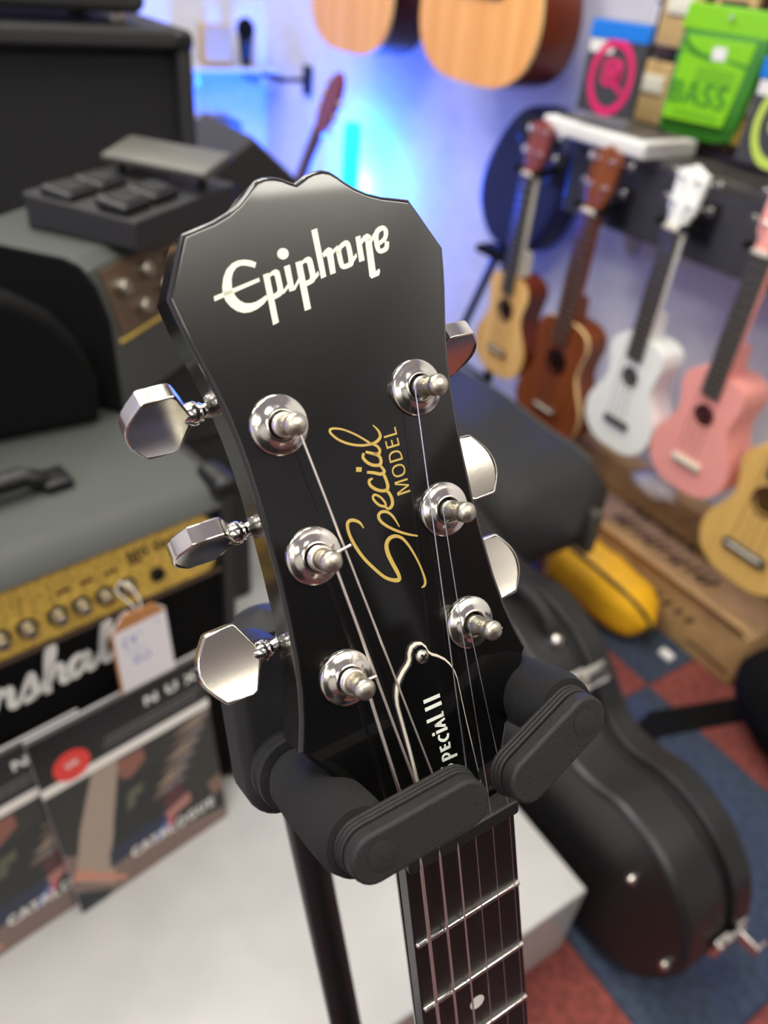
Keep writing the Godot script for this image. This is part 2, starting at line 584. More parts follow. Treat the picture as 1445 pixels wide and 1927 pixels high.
func shell() -> void:
	var b := MB.new()
	b.box(Vector3((XL + XR) / 2, -0.06, (ZB + ZF) / 2), Vector3(XR - XL + 0.3, 0.108, ZF - ZB + 0.3))
	var fl := struct("floor", b, M.carpet_edge)
	var tiles := {}
	for k in ["red", "blue"]:
		for sx in [0.5, 0.0]: pass
	var cols := []
	var x0 := 1.106 - 0.5 * 7
	for i in 9:
		var a := maxf(x0 + 0.5 * i, XL)
		var c := minf(x0 + 0.5 * (i + 1), XR)
		if c - a > 0.01: cols.append([a, c, i])
	for j in range(-6, 8):
		var z0 := maxf(-0.54 + 0.495 * j, ZB)
		var z1 := minf(-0.54 + 0.495 * (j + 1), ZF)
		if z1 - z0 < 0.01: continue
		for c in cols:
			var red: bool = (c[2] + j) % 2 != 0
			var key := "%s %.3f %.3f" % [red, c[1] - c[0], z1 - z0]
			if not tiles.has(key):
				var q := MB.new()
				q.box(Vector3.ZERO, Vector3(c[1] - c[0] - 0.002, 0.006, z1 - z0 - 0.002), 0.001, -1.0, 1)
				var ms := q.mesh()
				ms.surface_set_material(0, M.carpet_red if red else M.carpet_blue)
				tiles[key] = ms
			share("carpet_tile", tiles[key], fl, Transform3D(Basis.IDENTITY, Vector3((c[0] + c[1]) / 2, -0.003, (z0 + z1) / 2)))
	b = MB.new()
	b.box(Vector3((XL + XR) / 2, CEIL + 0.06, (ZB + ZF) / 2), Vector3(XR - XL + 0.3, 0.12, ZF - ZB + 0.3))
	struct("ceiling", b, M.ceiling)
	for w in [["wall_right", Vector3(XR + 0.06, CEIL / 2, (ZB + ZF) / 2), Vector3(0.12, CEIL, ZF - ZB + 0.24)], ["wall_left", Vector3(XL - 0.06, CEIL / 2, (ZB + ZF) / 2), Vector3(0.12, CEIL, ZF - ZB + 0.24)], ["wall_back", Vector3((XL + XR) / 2, CEIL / 2, ZB - 0.06), Vector3(XR - XL, CEIL, 0.12)], ["wall_front", Vector3((XL + XR) / 2, CEIL / 2, ZF + 0.06), Vector3(XR - XL, CEIL, 0.12)]]:
		b = MB.new()
		b.box(w[1], w[2])
		struct(w[0], b, M.wall)
	b = MB.new()
	b.box(Vector3(XR - 0.008, 0.045, (ZB + ZF) / 2), Vector3(0.014, 0.09, ZF - ZB - 0.04), 0.003)
	struct("baseboard_right", b, M.trim)
	b = MB.new()
	b.box(Vector3((XL + XR) / 2, 0.045, ZB + 0.008), Vector3(XR - XL - 0.04, 0.09, 0.014), 0.003)
	struct("baseboard_back", b, M.trim)

func plinth_and_amps() -> void:
	# ---------------- white display platform
	var b := MB.new()
	b.box(Vector3(-0.455, 0.0825, -1.05), Vector3(2.09, 0.165, 1.592), 0.004)
	tag(obj("display_platform", b, M.white_gloss), "low glossy white platform that carries the amplifiers", "platform")

	# ---------------- gold-panel combo amplifier, front plane at local z = 0, right edge at local x = 0
	var amp := thing("combo_amplifier", "black combo amplifier with gold control panel and white script lettering", "amplifier", Vector3(0.268, 0.165, -0.645), deg_to_rad(8.5))
	var w := 0.52
	var h := 0.515
	b = MB.new()
	b.xf = Transform3D(Basis(Vector3(0, 0, -1), Vector3(0, 1, 0), Vector3(1, 0, 0)), Vector3(-w, 0, 0))
	# side profile (depth, height): recess for the grille, slanted panel bay, rounded top lip
	var prof := PackedVector2Array([Vector2(0.02, 0.0), Vector2(0.31, 0.0), Vector2(0.31, h), Vector2(0.035, h), Vector2(0.012, h - 0.006), Vector2(0.0, h - 0.026), Vector2(0.012, h - 0.034), Vector2(0.022, h - 0.036), Vector2(0.012, 0.405), Vector2(0.02, 0.395)])
	b.ext(prof, 0.012, w - 0.012, 0.0, 2, 0.7)
	obj("cabinet", b, M.tolex_grey, amp)
	for s in [0.0, -w + 0.014]:
		b = MB.new()
		b.xf = Transform3D(Basis(Vector3(0, 0, -1), Vector3(0, 1, 0), Vector3(1, 0, 0)), Vector3(s - 0.014, 0, 0))
		var side := PackedVector2Array()
		for q in MB.rrect(0.312, h, 0.03, 5): side.append(q + Vector2(0.155, h / 2))
		b.ext(side, 0.0, 0.014, 0.004)
		obj("side_panel", b, M.tolex, amp)
	b = MB.new()
	b.box(Vector3(-w / 2, 0.2, -0.016), Vector3(w - 0.03, 0.392, 0.02), 0.003)
	obj("speaker_grille", b, M.front_black, amp)
	b = MB.new()
	b.box(Vector3(-w / 2, 0.399, -0.006), Vector3(w - 0.03, 0.005, 0.006), 0.002)
	obj("piping", b, M.pack_brown, amp)
	# control panel
	var pt := Transform3D(Basis(Vector3.RIGHT, -0.13), Vector3(0, 0.443, -0.008))
	var panel := Node3D.new()
	b = MB.new()
	b.xf = pt
	b.box(Vector3(-w / 2, 0, 0), Vector3(w - 0.05, 0.073, 0.004), 0.001, 0.012)
	panel = obj("control_panel", b, M.gold, amp)
	var kx := -0.128
	for i in 13:
		var gap: float = [0.0, 0.0245, 0.0245, 0.0245, 0.03][i % 5] if i > 0 else 0.0
		kx -= gap if i % 5 != 0 or i == 0 else 0.026
		b = MB.new()
		b.xf = pt
		b.turned(Vector3(kx, -0.012, 0.002), Vector3(kx, -0.012, 0.02), [Vector2(0.0082, 0), Vector2(0.0075, 0.004), Vector2(0.0068, 0.0045), Vector2(0.006, 0.013), Vector2(0.0052, 0.0145), Vector2(0, 0.0145)], 16)
		obj("knob", b, M.satin_metal, panel)
		b = MB.new()
		b.xf = pt
		b.turned(Vector3(kx, -0.012, 0.0018), Vector3(kx, -0.012, 0.02), [Vector2(0.0105, 0), Vector2(0.0105, 0.0016), Vector2(0, 0.0016)], 16)
		obj("knob_skirt", b, M.black, panel)
	b = MB.new()
	b.xf = pt
	b.turned(Vector3(-0.094, -0.012, 0.002), Vector3(-0.094, -0.012, 0.02), [Vector2(0.008, 0), Vector2(0.008, 0.005), Vector2(0.0045, 0.006), Vector2(0.004, 0.001), Vector2(0, 0.001)], 18)
	obj("jack_socket", b, M.black, panel)
	b = MB.new()
	b.xf = pt
	for q in [-0.1135, -0.142, -0.167, -0.191]: b.box(Vector3(q, 0.012, 0.002), Vector3(0.014, 0.004, 0.0006))
	for q in [-0.155, -0.2035, -0.232]: b.box(Vector3(q, -0.002, 0.002), Vector3(0.0008, 0.05, 0.0006))
	obj("panel_print", b, M.card_print, panel)
	text("panel_lettering", "MG Series", 0.016, 0.0006, M.ink_black, panel, pt * Transform3D(Basis.IDENTITY, Vector3(-0.085, 0.021, 0.0024)), "Droid Sans", 700)
	# script lettering
	b = MB.new()
	var L := [[0, 0, 0.2, 0.4, 1.9, 0.26, 0.75, 0.5, 0.22, 1.3, 2.0, 0.26, 1.45, 0.15, 0.26, 1.75, 0.2, 0.16], [2.6, 0.85, 0.18, 2.25, 1.0, 0.2, 1.92, 0.6, 0.28, 2.1, 0.1, 0.22, 2.4, 0.3, 0.18, 2.65, 0.95, 0.24, 2.65, 0.25, 0.26, 2.85, 0.1, 0.2, 3.05, 0.4, 0.14], [3.05, 0.4, 0.14, 3.25, 1.1, 0.2, 3.38, 0.88, 0.2, 3.62, 0.95, 0.26, 3.58, 0.25, 0.26, 3.78, 0.1, 0.2, 4.0, 0.4, 0.14], [4.0, 0.4, 0.14, 4.38, 1.2, 0.2, 4.48, 0.65, 0.26, 4.45, 0.15, 0.24, 4.1, 0.05, 0.2], [4.4, 0.1, 0.16, 4.75, 0.35, 0.14, 5.2, 1.5, 0.2, 5.25, 2.05, 0.22, 5.05, 1.9, 0.24, 4.98, 0.9, 0.26, 4.95, 0.0, 0.26], [4.97, 0.2, 0.16, 5.25, 0.95, 0.2, 5.52, 0.9, 0.26, 5.5, 0.25, 0.26, 5.7, 0.1, 0.2, 5.9, 0.35, 0.14], [6.5, 0.85, 0.18, 6.15, 1.0, 0.2, 5.85, 0.6, 0.28, 6.0, 0.1, 0.22, 6.3, 0.3, 0.18, 6.55, 0.95, 0.24, 6.55, 0.25, 0.26, 6.75, 0.1, 0.2, 6.95, 0.4, 0.14]]
	for q in [6.95, 7.65]: L.append([q, 0.35, 0.14, q + 0.45, 1.5, 0.18, q + 0.48, 2.05, 0.22, q + 0.28, 1.85, 0.24, q + 0.22, 0.9, 0.28, q + 0.26, 0.25, 0.26, q + 0.45, 0.1, 0.2, q + 0.7, 0.4, 0.14])
	b.xf = Transform3D(Basis(Vector3(1, 0.03, 0), Vector3(0.12, 1, 0), Vector3(0, 0, 1)), Vector3(-0.364, 0.333, 0.0))
	for q in L: b.stroke(q, -0.006, 0.004, 0.0275)
	obj("script_lettering", b, M.white, amp)
	b = MB.new()
	b.tube([Vector3(-0.36, h + 0.002, -0.1), Vector3(-0.355, h + 0.012, -0.1), Vector3(-0.34, h + 0.02, -0.1), Vector3(-0.18, h + 0.02, -0.1), Vector3(-0.165, h + 0.012, -0.1), Vector3(-0.16, h + 0.002, -0.1)], 0.011, 8)
	for q in [-0.36, -0.15]: b.box(Vector3(q, h + 0.006, -0.1), Vector3(0.03, 0.012, 0.034), 0.004)
	obj("handle", b, M.black, amp)
	for q in [[-0.006, h - 0.006], [-0.006, 0.017]]:
		b = MB.new()
		b.box(Vector3(q[0], q[1], -0.02), Vector3(0.03, 0.03, 0.05), 0.01)
		obj("corner_protector", b, M.black, amp)

	# ---------------- swing tag on the amplifier's knob
	var sw := thing("price_tag", "white cardboard price tag with brown end, hanging from amplifier knob by string", "price tag", Vector3(0.138, 0.487, -0.592), deg_to_rad(8.0))
	b = MB.new()
	b.ext(PackedVector2Array([Vector2(-0.028, 0), Vector2(0.034, 0.002), Vector2(0.03, 0.096), Vector2(0.018, 0.108), Vector2(-0.016, 0.108), Vector2(-0.03, 0.094)]), 0.0, 0.0008)
	obj("card", b, M.paper, sw)
	b = MB.new()
	b.ext(PackedVector2Array([Vector2(-0.0302, 0.09), Vector2(0.0302, 0.093), Vector2(0.018, 0.1085), Vector2(-0.016, 0.1085)]), -0.0002, 0.0012)
	b.ext(PackedVector2Array([Vector2(-0.0295, 0.0), Vector2(-0.027, 0.0), Vector2(-0.0285, 0.092), Vector2(-0.031, 0.092)]), -0.0002, 0.0011)
	obj("brown_end", b, M.tag_brown, sw)
	b = MB.new()
	for q in [[-18, 72, 1.2, -15, 78, 1.2, -19, 66, 1.2, -13, 65, 1.2], [-9, 78, 1.2, -10, 70, 1.2, -5, 70, 1.2], [-6, 77, 1.2, -7, 65, 1.2], [-1, 78, 1, 1, 74, 1], [-18, 56, 0.8, 2, 57, 0.8], [-12, 44, 1.2, -6, 48, 1.2, -5, 42, 1.2, -11, 38, 1.2, -4, 37, 1.2], [0, 47, 1.2, 6, 46, 1.2, 7, 38, 1.2, 0, 36, 1.2, 1, 43, 1.2], [18, 86, 1, 20, 80, 1]]: b.stroke(q, 0.0008, 0.0002, 0.001)
	obj("handwriting", b, M.ink_blue, sw)
	b = MB.new()
	b.tube([Vector3(0.004, 0.1, 0.001), Vector3(0.006, 0.118, -0.004), Vector3(0.002, 0.13, -0.012), Vector3(-0.006, 0.136, -0.018), Vector3(-0.012, 0.128, -0.018), Vector3(-0.002, 0.112, -0.004), Vector3(0.003, 0.1, 0.0)], 0.0008, 6)
	obj("string_loop", b, M.white, sw)

	# ---------------- two catalogues leaning on the amplifier
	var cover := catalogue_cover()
	for k in 2:
		var BL: Vector3 = [Vector3(0.013, 0.165, -0.556), Vector3(-0.136, 0.165, -0.546)][k]
		var BR: Vector3 = [Vector3(0.216, 0.165, -0.591), Vector3(0.067, 0.165, -0.581)][k]
		var up: Vector3 = Vector3(-0.025, 0.291, [-0.036, -0.026][k]).normalized()
		var x := (BR - BL).normalized()
		up = (up - x * up.dot(x)).normalized()
		var ct := thing("catalogue", ["black printed catalogue with red badge leaning on amplifier, uncovered", "black printed catalogue leaning on amplifier, half hidden behind the other catalogue"][k], "catalogue", BL, 0.0, "catalogues on the white platform")
		ct.basis = Basis(x, up, x.cross(up))
		b = MB.new()
		b.box(Vector3(0.105, 0.1485, -0.0022), Vector3(0.21, 0.297, 0.0034))
		obj("pages", b, M.paper, ct)
		b = MB.new()
		b.flat(Vector3(0, 0.297, 0), Vector3(0.21, 0.297, 0), Vector3(0.21, 0, 0), Vector3(0, 0, 0), Vector3(0, 0, 1))
		b.flat(Vector3(0, 0.297, -0.0005), Vector3(0.21, 0.297, -0.0005), Vector3(0.21, 0, -0.0005), Vector3(0, 0, -0.0005), Vector3(0, 0, -1))
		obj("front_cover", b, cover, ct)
		b = MB.new()
		b.turned(Vector3(0.038, 0.236, 0.0), Vector3(0.038, 0.236, 0.001), [Vector2(0.021, 0), Vector2(0.021, 0.0005), Vector2(0, 0.0005)], 28)
		var bd := obj("red_badge", b, M.red_badge, ct)
		text("badge_lettering", "UK", 0.011, 0.0004, M.white, bd, Transform3D(Basis.IDENTITY, Vector3(0.038, 0.238, 0.0008)), "Droid Sans", 700)
		text("brand_lettering", "N U X", 0.018, 0.0004, M.white, ct, Transform3D(Basis.from_scale(Vector3(1.5, 1, 1)), Vector3(0.165, 0.268, 0.0006)), "Droid Sans", 700)
		text("title_lettering", "CATALOGUE", 0.021, 0.0004, M.white, ct, Transform3D(Basis.IDENTITY, Vector3(0.134, 0.046, 0.0006)), "Droid Sans", 700)

	# ---------------- black flight case behind the amplifier, carrying what stands higher
	var rc := thing("equipment_case", "plain black equipment case standing behind the gold-panel amplifier", "case", Vector3(0.1, 0.165, -1.085), deg_to_rad(2.0))
	b = MB.new()
	b.box(Vector3(0, 0.259, 0), Vector3(0.68, 0.518, 0.22), 0.008)
	obj("body", b, M.tolex, rc)
	b = MB.new()
	b.box(Vector3(0, 0.36, 0), Vector3(0.684, 0.02, 0.224), 0.003)
	obj("trim_band", b, M.black_metal, rc)
	# ---------------- small rounded practice amplifier
	var pa := thing("practice_amplifier", "small matt black practice amplifier with rounded shoulders on the gold-panel amplifier", "amplifier", Vector3(-0.002, 0.684, -0.872))
	b = MB.new()
	var o := PackedVector2Array()
	for q in [Vector2(-0.18, 0), Vector2(0.185, 0), Vector2(0.19, 0.05), Vector2(0.176, 0.095), Vector2(0.152, 0.13), Vector2(0.118, 0.156), Vector2(0.07, 0.17), Vector2(0.0, 0.176), Vector2(-0.1, 0.177), Vector2(-0.16, 0.165), Vector2(-0.18, 0.14)]: o.append(q)
	b.ext(o, 0.009, 0.052, 0.012, 3, 0.75)
	obj("body", b, M.black_soft, pa)
	b = MB.new()
	b.ball(Vector3(0.03, 0.062, 0.051), Vector3(0.006, 0.006, 0.003), 10)
	obj("badge", b, M.satin_metal, pa)
	# ---------------- amplifier with chrome knobs
	var kb := thing("knob_amplifier", "black amplifier with slanted panel of chrome knobs under the pedal unit", "amplifier", Vector3(0.338, 0.684, -0.938), deg_to_rad(39.0))
	b = MB.new()
	b.xf = Transform3D(Basis(Vector3(0, 0, -1), Vector3(0, 1, 0), Vector3(1, 0, 0)), Vector3(-0.16, 0, 0))
	b.ext(PackedVector2Array([Vector2(0.0, 0), Vector2(0.2, 0), Vector2(0.2, 0.175), Vector2(0.04, 0.175), Vector2(0.022, 0.165), Vector2(0.0, 0.088)]), 0.0, 0.32, 0.006, 2, 0.9)
	obj("cabinet", b, M.tolex_grey, kb)
	for s in [-0.166, 0.16]:
		b = MB.new()
		b.xf = Transform3D(Basis(Vector3(0, 0, -1), Vector3(0, 1, 0), Vector3(1, 0, 0)), Vector3(s, 0, 0))
		b.ext(PackedVector2Array([Vector2(-0.001, 0), Vector2(0.201, 0), Vector2(0.201, 0.1755), Vector2(0.05, 0.1755), Vector2(0.03, 0.17), Vector2(0.012, 0.15), Vector2(0.0, 0.11)]), 0.0, 0.006, 0.0015, 2, 0.9)
		obj("side_panel", b, M.black_soft, kb)
	var sl := Transform3D(Basis(Vector3.RIGHT, -atan2(0.022, 0.077)), Vector3(0.0, 0.126, -0.0095))
	b = MB.new()
	b.xf = sl
	b.box(Vector3(0, 0, 0), Vector3(0.29, 0.074, 0.004), 0.001)
	var kp := obj("knob_panel", b, M.pack_brown, kb)
	for q in [[-0.125, 0.012], [-0.075, 0.018], [-0.05, -0.008], [-0.1, -0.018], [-0.02, 0.014], [0.02, -0.01], [0.06, 0.014]]:
		b = MB.new()
		b.xf = sl
		b.turned(Vector3(q[0], q[1], 0.002), Vector3(q[0], q[1], 0.02), [Vector2(0.0095, 0), Vector2(0.009, 0.012), Vector2(0.007, 0.0135), Vector2(0, 0.0135)], 14)
		obj("knob", b, M.satin_metal, kp)
	b = MB.new()
	b.box(Vector3(0, 0.084, 0.001), Vector3(0.3, 0.004, 0.004), 0.001)
	obj("piping", b, M.gold, kb)
	# ---------------- pedal unit
	var pu := thing("effects_pedal_unit", "black multi effects floor unit with four foot switches and raised rear panel", "effects unit", Vector3(0.302, 0.8595, -0.99), deg_to_rad(36.0))
	b = MB.new()
	b.xf = Transform3D(Basis(Vector3(0, 0, 1), Vector3(0, 1, 0), Vector3(-1, 0, 0)), Vector3.ZERO)
	b.ext(PackedVector2Array([Vector2(-0.075, 0), Vector2(0.075, 0), Vector2(0.078, 0.034), Vector2(-0.075, 0.04)]), -0.108, 0.108, 0.004, 2, 0.9)
	obj("chassis", b, M.tolex, pu)
	for q in [[-0.078, -0.034], [-0.022, -0.034], [-0.078, 0.04], [-0.022, 0.04]]:
		b = MB.new()
		b.xf = Transform3D(Basis(Vector3.RIGHT, 0.12), Vector3(q[0], 0.0385, q[1]))
		b.box(Vector3(0, 0.004, 0), Vector3(0.05, 0.012, 0.042), 0.004)
		obj("foot_switch", b, M.black, pu)
		b = MB.new()
		b.xf = Transform3D(Basis(Vector3.RIGHT, 0.12), Vector3(q[0], 0.049, q[1] + 0.004))
		b.box(Vector3.ZERO, Vector3(0.036, 0.003, 0.026), 0.001)
		obj("rubber_pad", b, M.rubber, pu)
	b = MB.new()
	b.xf = Transform3D(Basis(Vector3.BACK, 0.2), Vector3(0.055, 0.064, 0.01))
	b.box(Vector3.ZERO, Vector3(0.068, 0.01, 0.15), 0.003)
	obj("rear_panel", b, M.pewter, pu)
	for s in [-0.06, 0.06]:
		b = MB.new()
		b.cyl(Vector3(0.055, 0.034, s), Vector3(0.055, 0.061, s), 0.006, 10)
		obj("panel_support", b, M.black, pu)
	# ---------------- small device with yellow cord
	var gd := thing("handheld_recorder", "small black and silver device with a yellow cord on the equipment case", "recorder", Vector3(0.06, 0.6855, -1.14), 0.5)
	b = MB.new()
	b.box(Vector3(0, 0.045, 0), Vector3(0.08, 0.09, 0.06), 0.008)
	obj("body", b, M.black, gd)
	b = MB.new()
	b.box(Vector3(0, 0.078, 0.012), Vector3(0.07, 0.02, 0.05), 0.006)
	obj("silver_band", b, M.satin_metal, gd)
	gd.scale = Vector3(1.0, 2.7, 1.0)
	b = MB.new()
	b.tube([Vector3(0.03, 0.08, 0.028), Vector3(0.044, 0.076, 0.034), Vector3(0.056, 0.05, 0.038), Vector3(0.052, 0.02, 0.04), Vector3(0.044, 0.003, 0.042)], 0.003, 8)
	obj("cord", b, M.spruce, gd)

	# ---------------- tall speaker cabinet with amplifier head
	var cab := thing("speaker_cabinet", "tall black speaker cabinet with cloth grille behind the pedal unit", "speaker cabinet", Vector3(0.1, 0.165, -1.46))
	b = MB.new()
	var cw := 0.82
	var chh := 0.868
	for q in [[Vector3(0, chh - 0.014, 0), Vector3(cw, 0.028, 0.3)], [Vector3(0, 0.014, 0), Vector3(cw, 0.028, 0.3)], [Vector3(cw / 2 - 0.012, chh / 2, 0), Vector3(0.024, chh, 0.3)], [Vector3(-cw / 2 + 0.012, chh / 2, 0), Vector3(0.024, chh, 0.3)], [Vector3(0, chh / 2, -0.06), Vector3(cw - 0.04, chh - 0.05, 0.17)]]: b.box(q[0], q[1], 0.009)
	obj("shell", b, M.tolex, cab)
	b = MB.new()
	b.box(Vector3(0, chh / 2, 0.118), Vector3(cw - 0.046, chh - 0.054, 0.012), 0.003)
	obj("grille_cloth", b, M.grille, cab)
	for s in [-1, 1]:
		b = MB.new()
		b.box(Vector3(s * (cw / 2 - 0.014), chh - 0.0155, 0.136), Vector3(0.034, 0.03, 0.034), 0.012)
		obj("corner_protector", b, M.black, cab)
	var hd := thing("amplifier_head", "black amplifier head standing on the tall speaker cabinet", "amplifier head", Vector3(0.08, 1.033, -1.46))
	b = MB.new()
	b.box(Vector3(0, 0.135, 0), Vector3(0.74, 0.24, 0.26), 0.012)
	obj("cabinet", b, M.tolex, hd)
	b = MB.new()
	b.box(Vector3(0, 0.13, 0.13), Vector3(0.68, 0.18, 0.008), 0.003)
	obj("front_panel", b, M.grille, hd)
	for s in [-1, 1]:
		for z in [-1, 1]:
			b = MB.new()
			b.cyl(Vector3(s * 0.33, 0.0, z * 0.1), Vector3(s * 0.33, 0.017, z * 0.1), 0.012, 12, 0.002)
			obj("foot", b, M.satin_metal if s > 0 and z > 0 else M.black, hd)

func poly_fill(im: Image, p: Array, c: Color) -> void:
	var pv := PackedVector2Array(p)
	var w := im.get_width()
	var h := im.get_height()
	var lo := Vector2(1, 1)
	var hi := Vector2.ZERO
	for q in pv:
		lo = lo.min(q); hi = hi.max(q)
	for y in range(maxi(0, int(lo.y * h)), mini(h, int(hi.y * h) + 1)):
		for x in range(maxi(0, int(lo.x * w)), mini(w, int(hi.x * w) + 1)):
			if Geometry2D.is_point_in_polygon(Vector2((x + 0.5) / w, (y + 0.5) / h), pv): im.set_pixel(x, y, c)

func catalogue_cover() -> StandardMaterial3D:
	var im := Image.create(212, 300, false, Image.FORMAT_RGB8)
	im.fill(Color(0.10, 0.10, 0.09))
	var V := func(a: Array) -> Array:
		var o := []
		for k in range(0, a.size(), 2): o.append(Vector2(a[k], a[k + 1]))
		return o
	poly_fill(im, V.call([0, 0, 1, 0, 1, 0.026, 0, 0.026]), Color(0.42, 0.42, 0.41))  # highlight along the top edge, painted into the cover colour
	poly_fill(im, V.call([0, 0.02, 1, 0.02, 1, 0.25, 0, 0.25]), Color(0.075, 0.075, 0.075))
	# photograph on the lower part: wooden floor, equipment, a hand on a fingerboard
	poly_fill(im, V.call([0, 0.3, 1, 0.3, 1, 1, 0, 1]), Color(0.14, 0.135, 0.12))
	poly_fill(im, V.call([0, 0.62, 0.25, 0.80, 0.62, 0.86, 1, 0.93, 1, 1, 0, 1]), Color(0.47, 0.39, 0.36))
	poly_fill(im, V.call([0.26, 0.30, 0.42, 0.30, 0.30, 0.62, 0.22, 0.95, 0.02, 0.80, 0.12, 0.55]), Color(0.62, 0.56, 0.50))
	poly_fill(im, V.call([0.0, 0.78, 0.05, 0.74, 0.3, 0.95, 0.28, 0.97]), Color(0.75, 0.52, 0.44))
	poly_fill(im, V.call([0.0, 0.86, 0.2, 0.97, 0.16, 1.0, 0.0, 1.0]), Color(0.10, 0.12, 0.15))
	poly_fill(im, V.call([0.40, 0.31, 0.56, 0.31, 0.56, 0.38, 0.46, 0.43, 0.40, 0.41]), Color(0.52, 0.33, 0.28))
	poly_fill(im, V.call([0.38, 0.44, 0.66, 0.42, 0.64, 0.80, 0.22, 0.83]), Color(0.09, 0.10, 0.10))
	poly_fill(im, V.call([0.24, 0.75, 0.64, 0.73, 0.64, 0.82, 0.22, 0.85]), Color(0.12, 0.15, 0.24))
	poly_fill(im, V.call([0.42, 0.50, 0.52, 0.49, 0.5, 0.54, 0.46, 0.54, 0.44, 0.59, 0.39, 0.60]), Color(0.34, 0.34, 0.27))
	for k in 6:
		var y := 0.31 + 0.055 * k
		poly_fill(im, V.call([0.92 - 0.06 * k, y, 1.0 - 0.05 * k, y, 0.95 - 0.05 * k, y + 0.042, 0.74 - 0.04 * k, y + 0.042]), [Color(0.58, 0.50, 0.42), Color(0.45, 0.38, 0.34)][k % 2])
		poly_fill(im, V.call([0.93 - 0.055 * k, y + 0.012, 1.0 - 0.04 * k, y + 0.012, 0.98 - 0.05 * k, y + 0.034, 0.9 - 0.055 * k, y + 0.034]), Color(0.42, 0.40, 0.43))
	poly_fill(im, V.call([0.6, 0.66, 0.72, 0.6, 0.76, 0.70, 0.62, 0.74]), Color(0.30, 0.14, 0.14))
	poly_fill(im, V.call([0.6, 0.74, 0.78, 0.70, 0.78, 0.76, 0.62, 0.79]), Color(0.66, 0.45, 0.42))
	poly_fill(im, V.call([0.54, 0.82, 0.62, 0.78, 0.58, 0.86, 0.5, 0.87]), Color(0.38, 0.46, 0.72))
	poly_fill(im, V.call([0.62, 0.78, 0.67, 0.77, 0.62, 0.86, 0.58, 0.86]), Color(0.72, 0.36, 0.38))
	poly_fill(im, V.call([0.9, 0.72, 1.0, 0.70, 1.0, 0.80, 0.93, 0.82]), Color(0.46, 0.36, 0.30))
	poly_fill(im, V.call([0, 0.25, 1, 0.25, 1, 0.298, 0, 0.298]), Color(0.9, 0.89, 0.86))
	for k in 2:
		for x in range(80 - k * 4, 205 - k * 6):
			if (x * 7 + k * 3) % 11 > 3:
				for y in range(4): im.set_pixel(x, 50 + k * 9 + y, Color(0.5, 0.5, 0.49))
	for x in range(160, 205):
		if x % 5 > 1:
			for y in range(3): im.set_pixel(x, 280 + y, Color(0.5, 0.48, 0.46))
	var m := mat(Color.WHITE, 0.3)
	m.albedo_texture = ImageTexture.create_from_image(im)
	return m

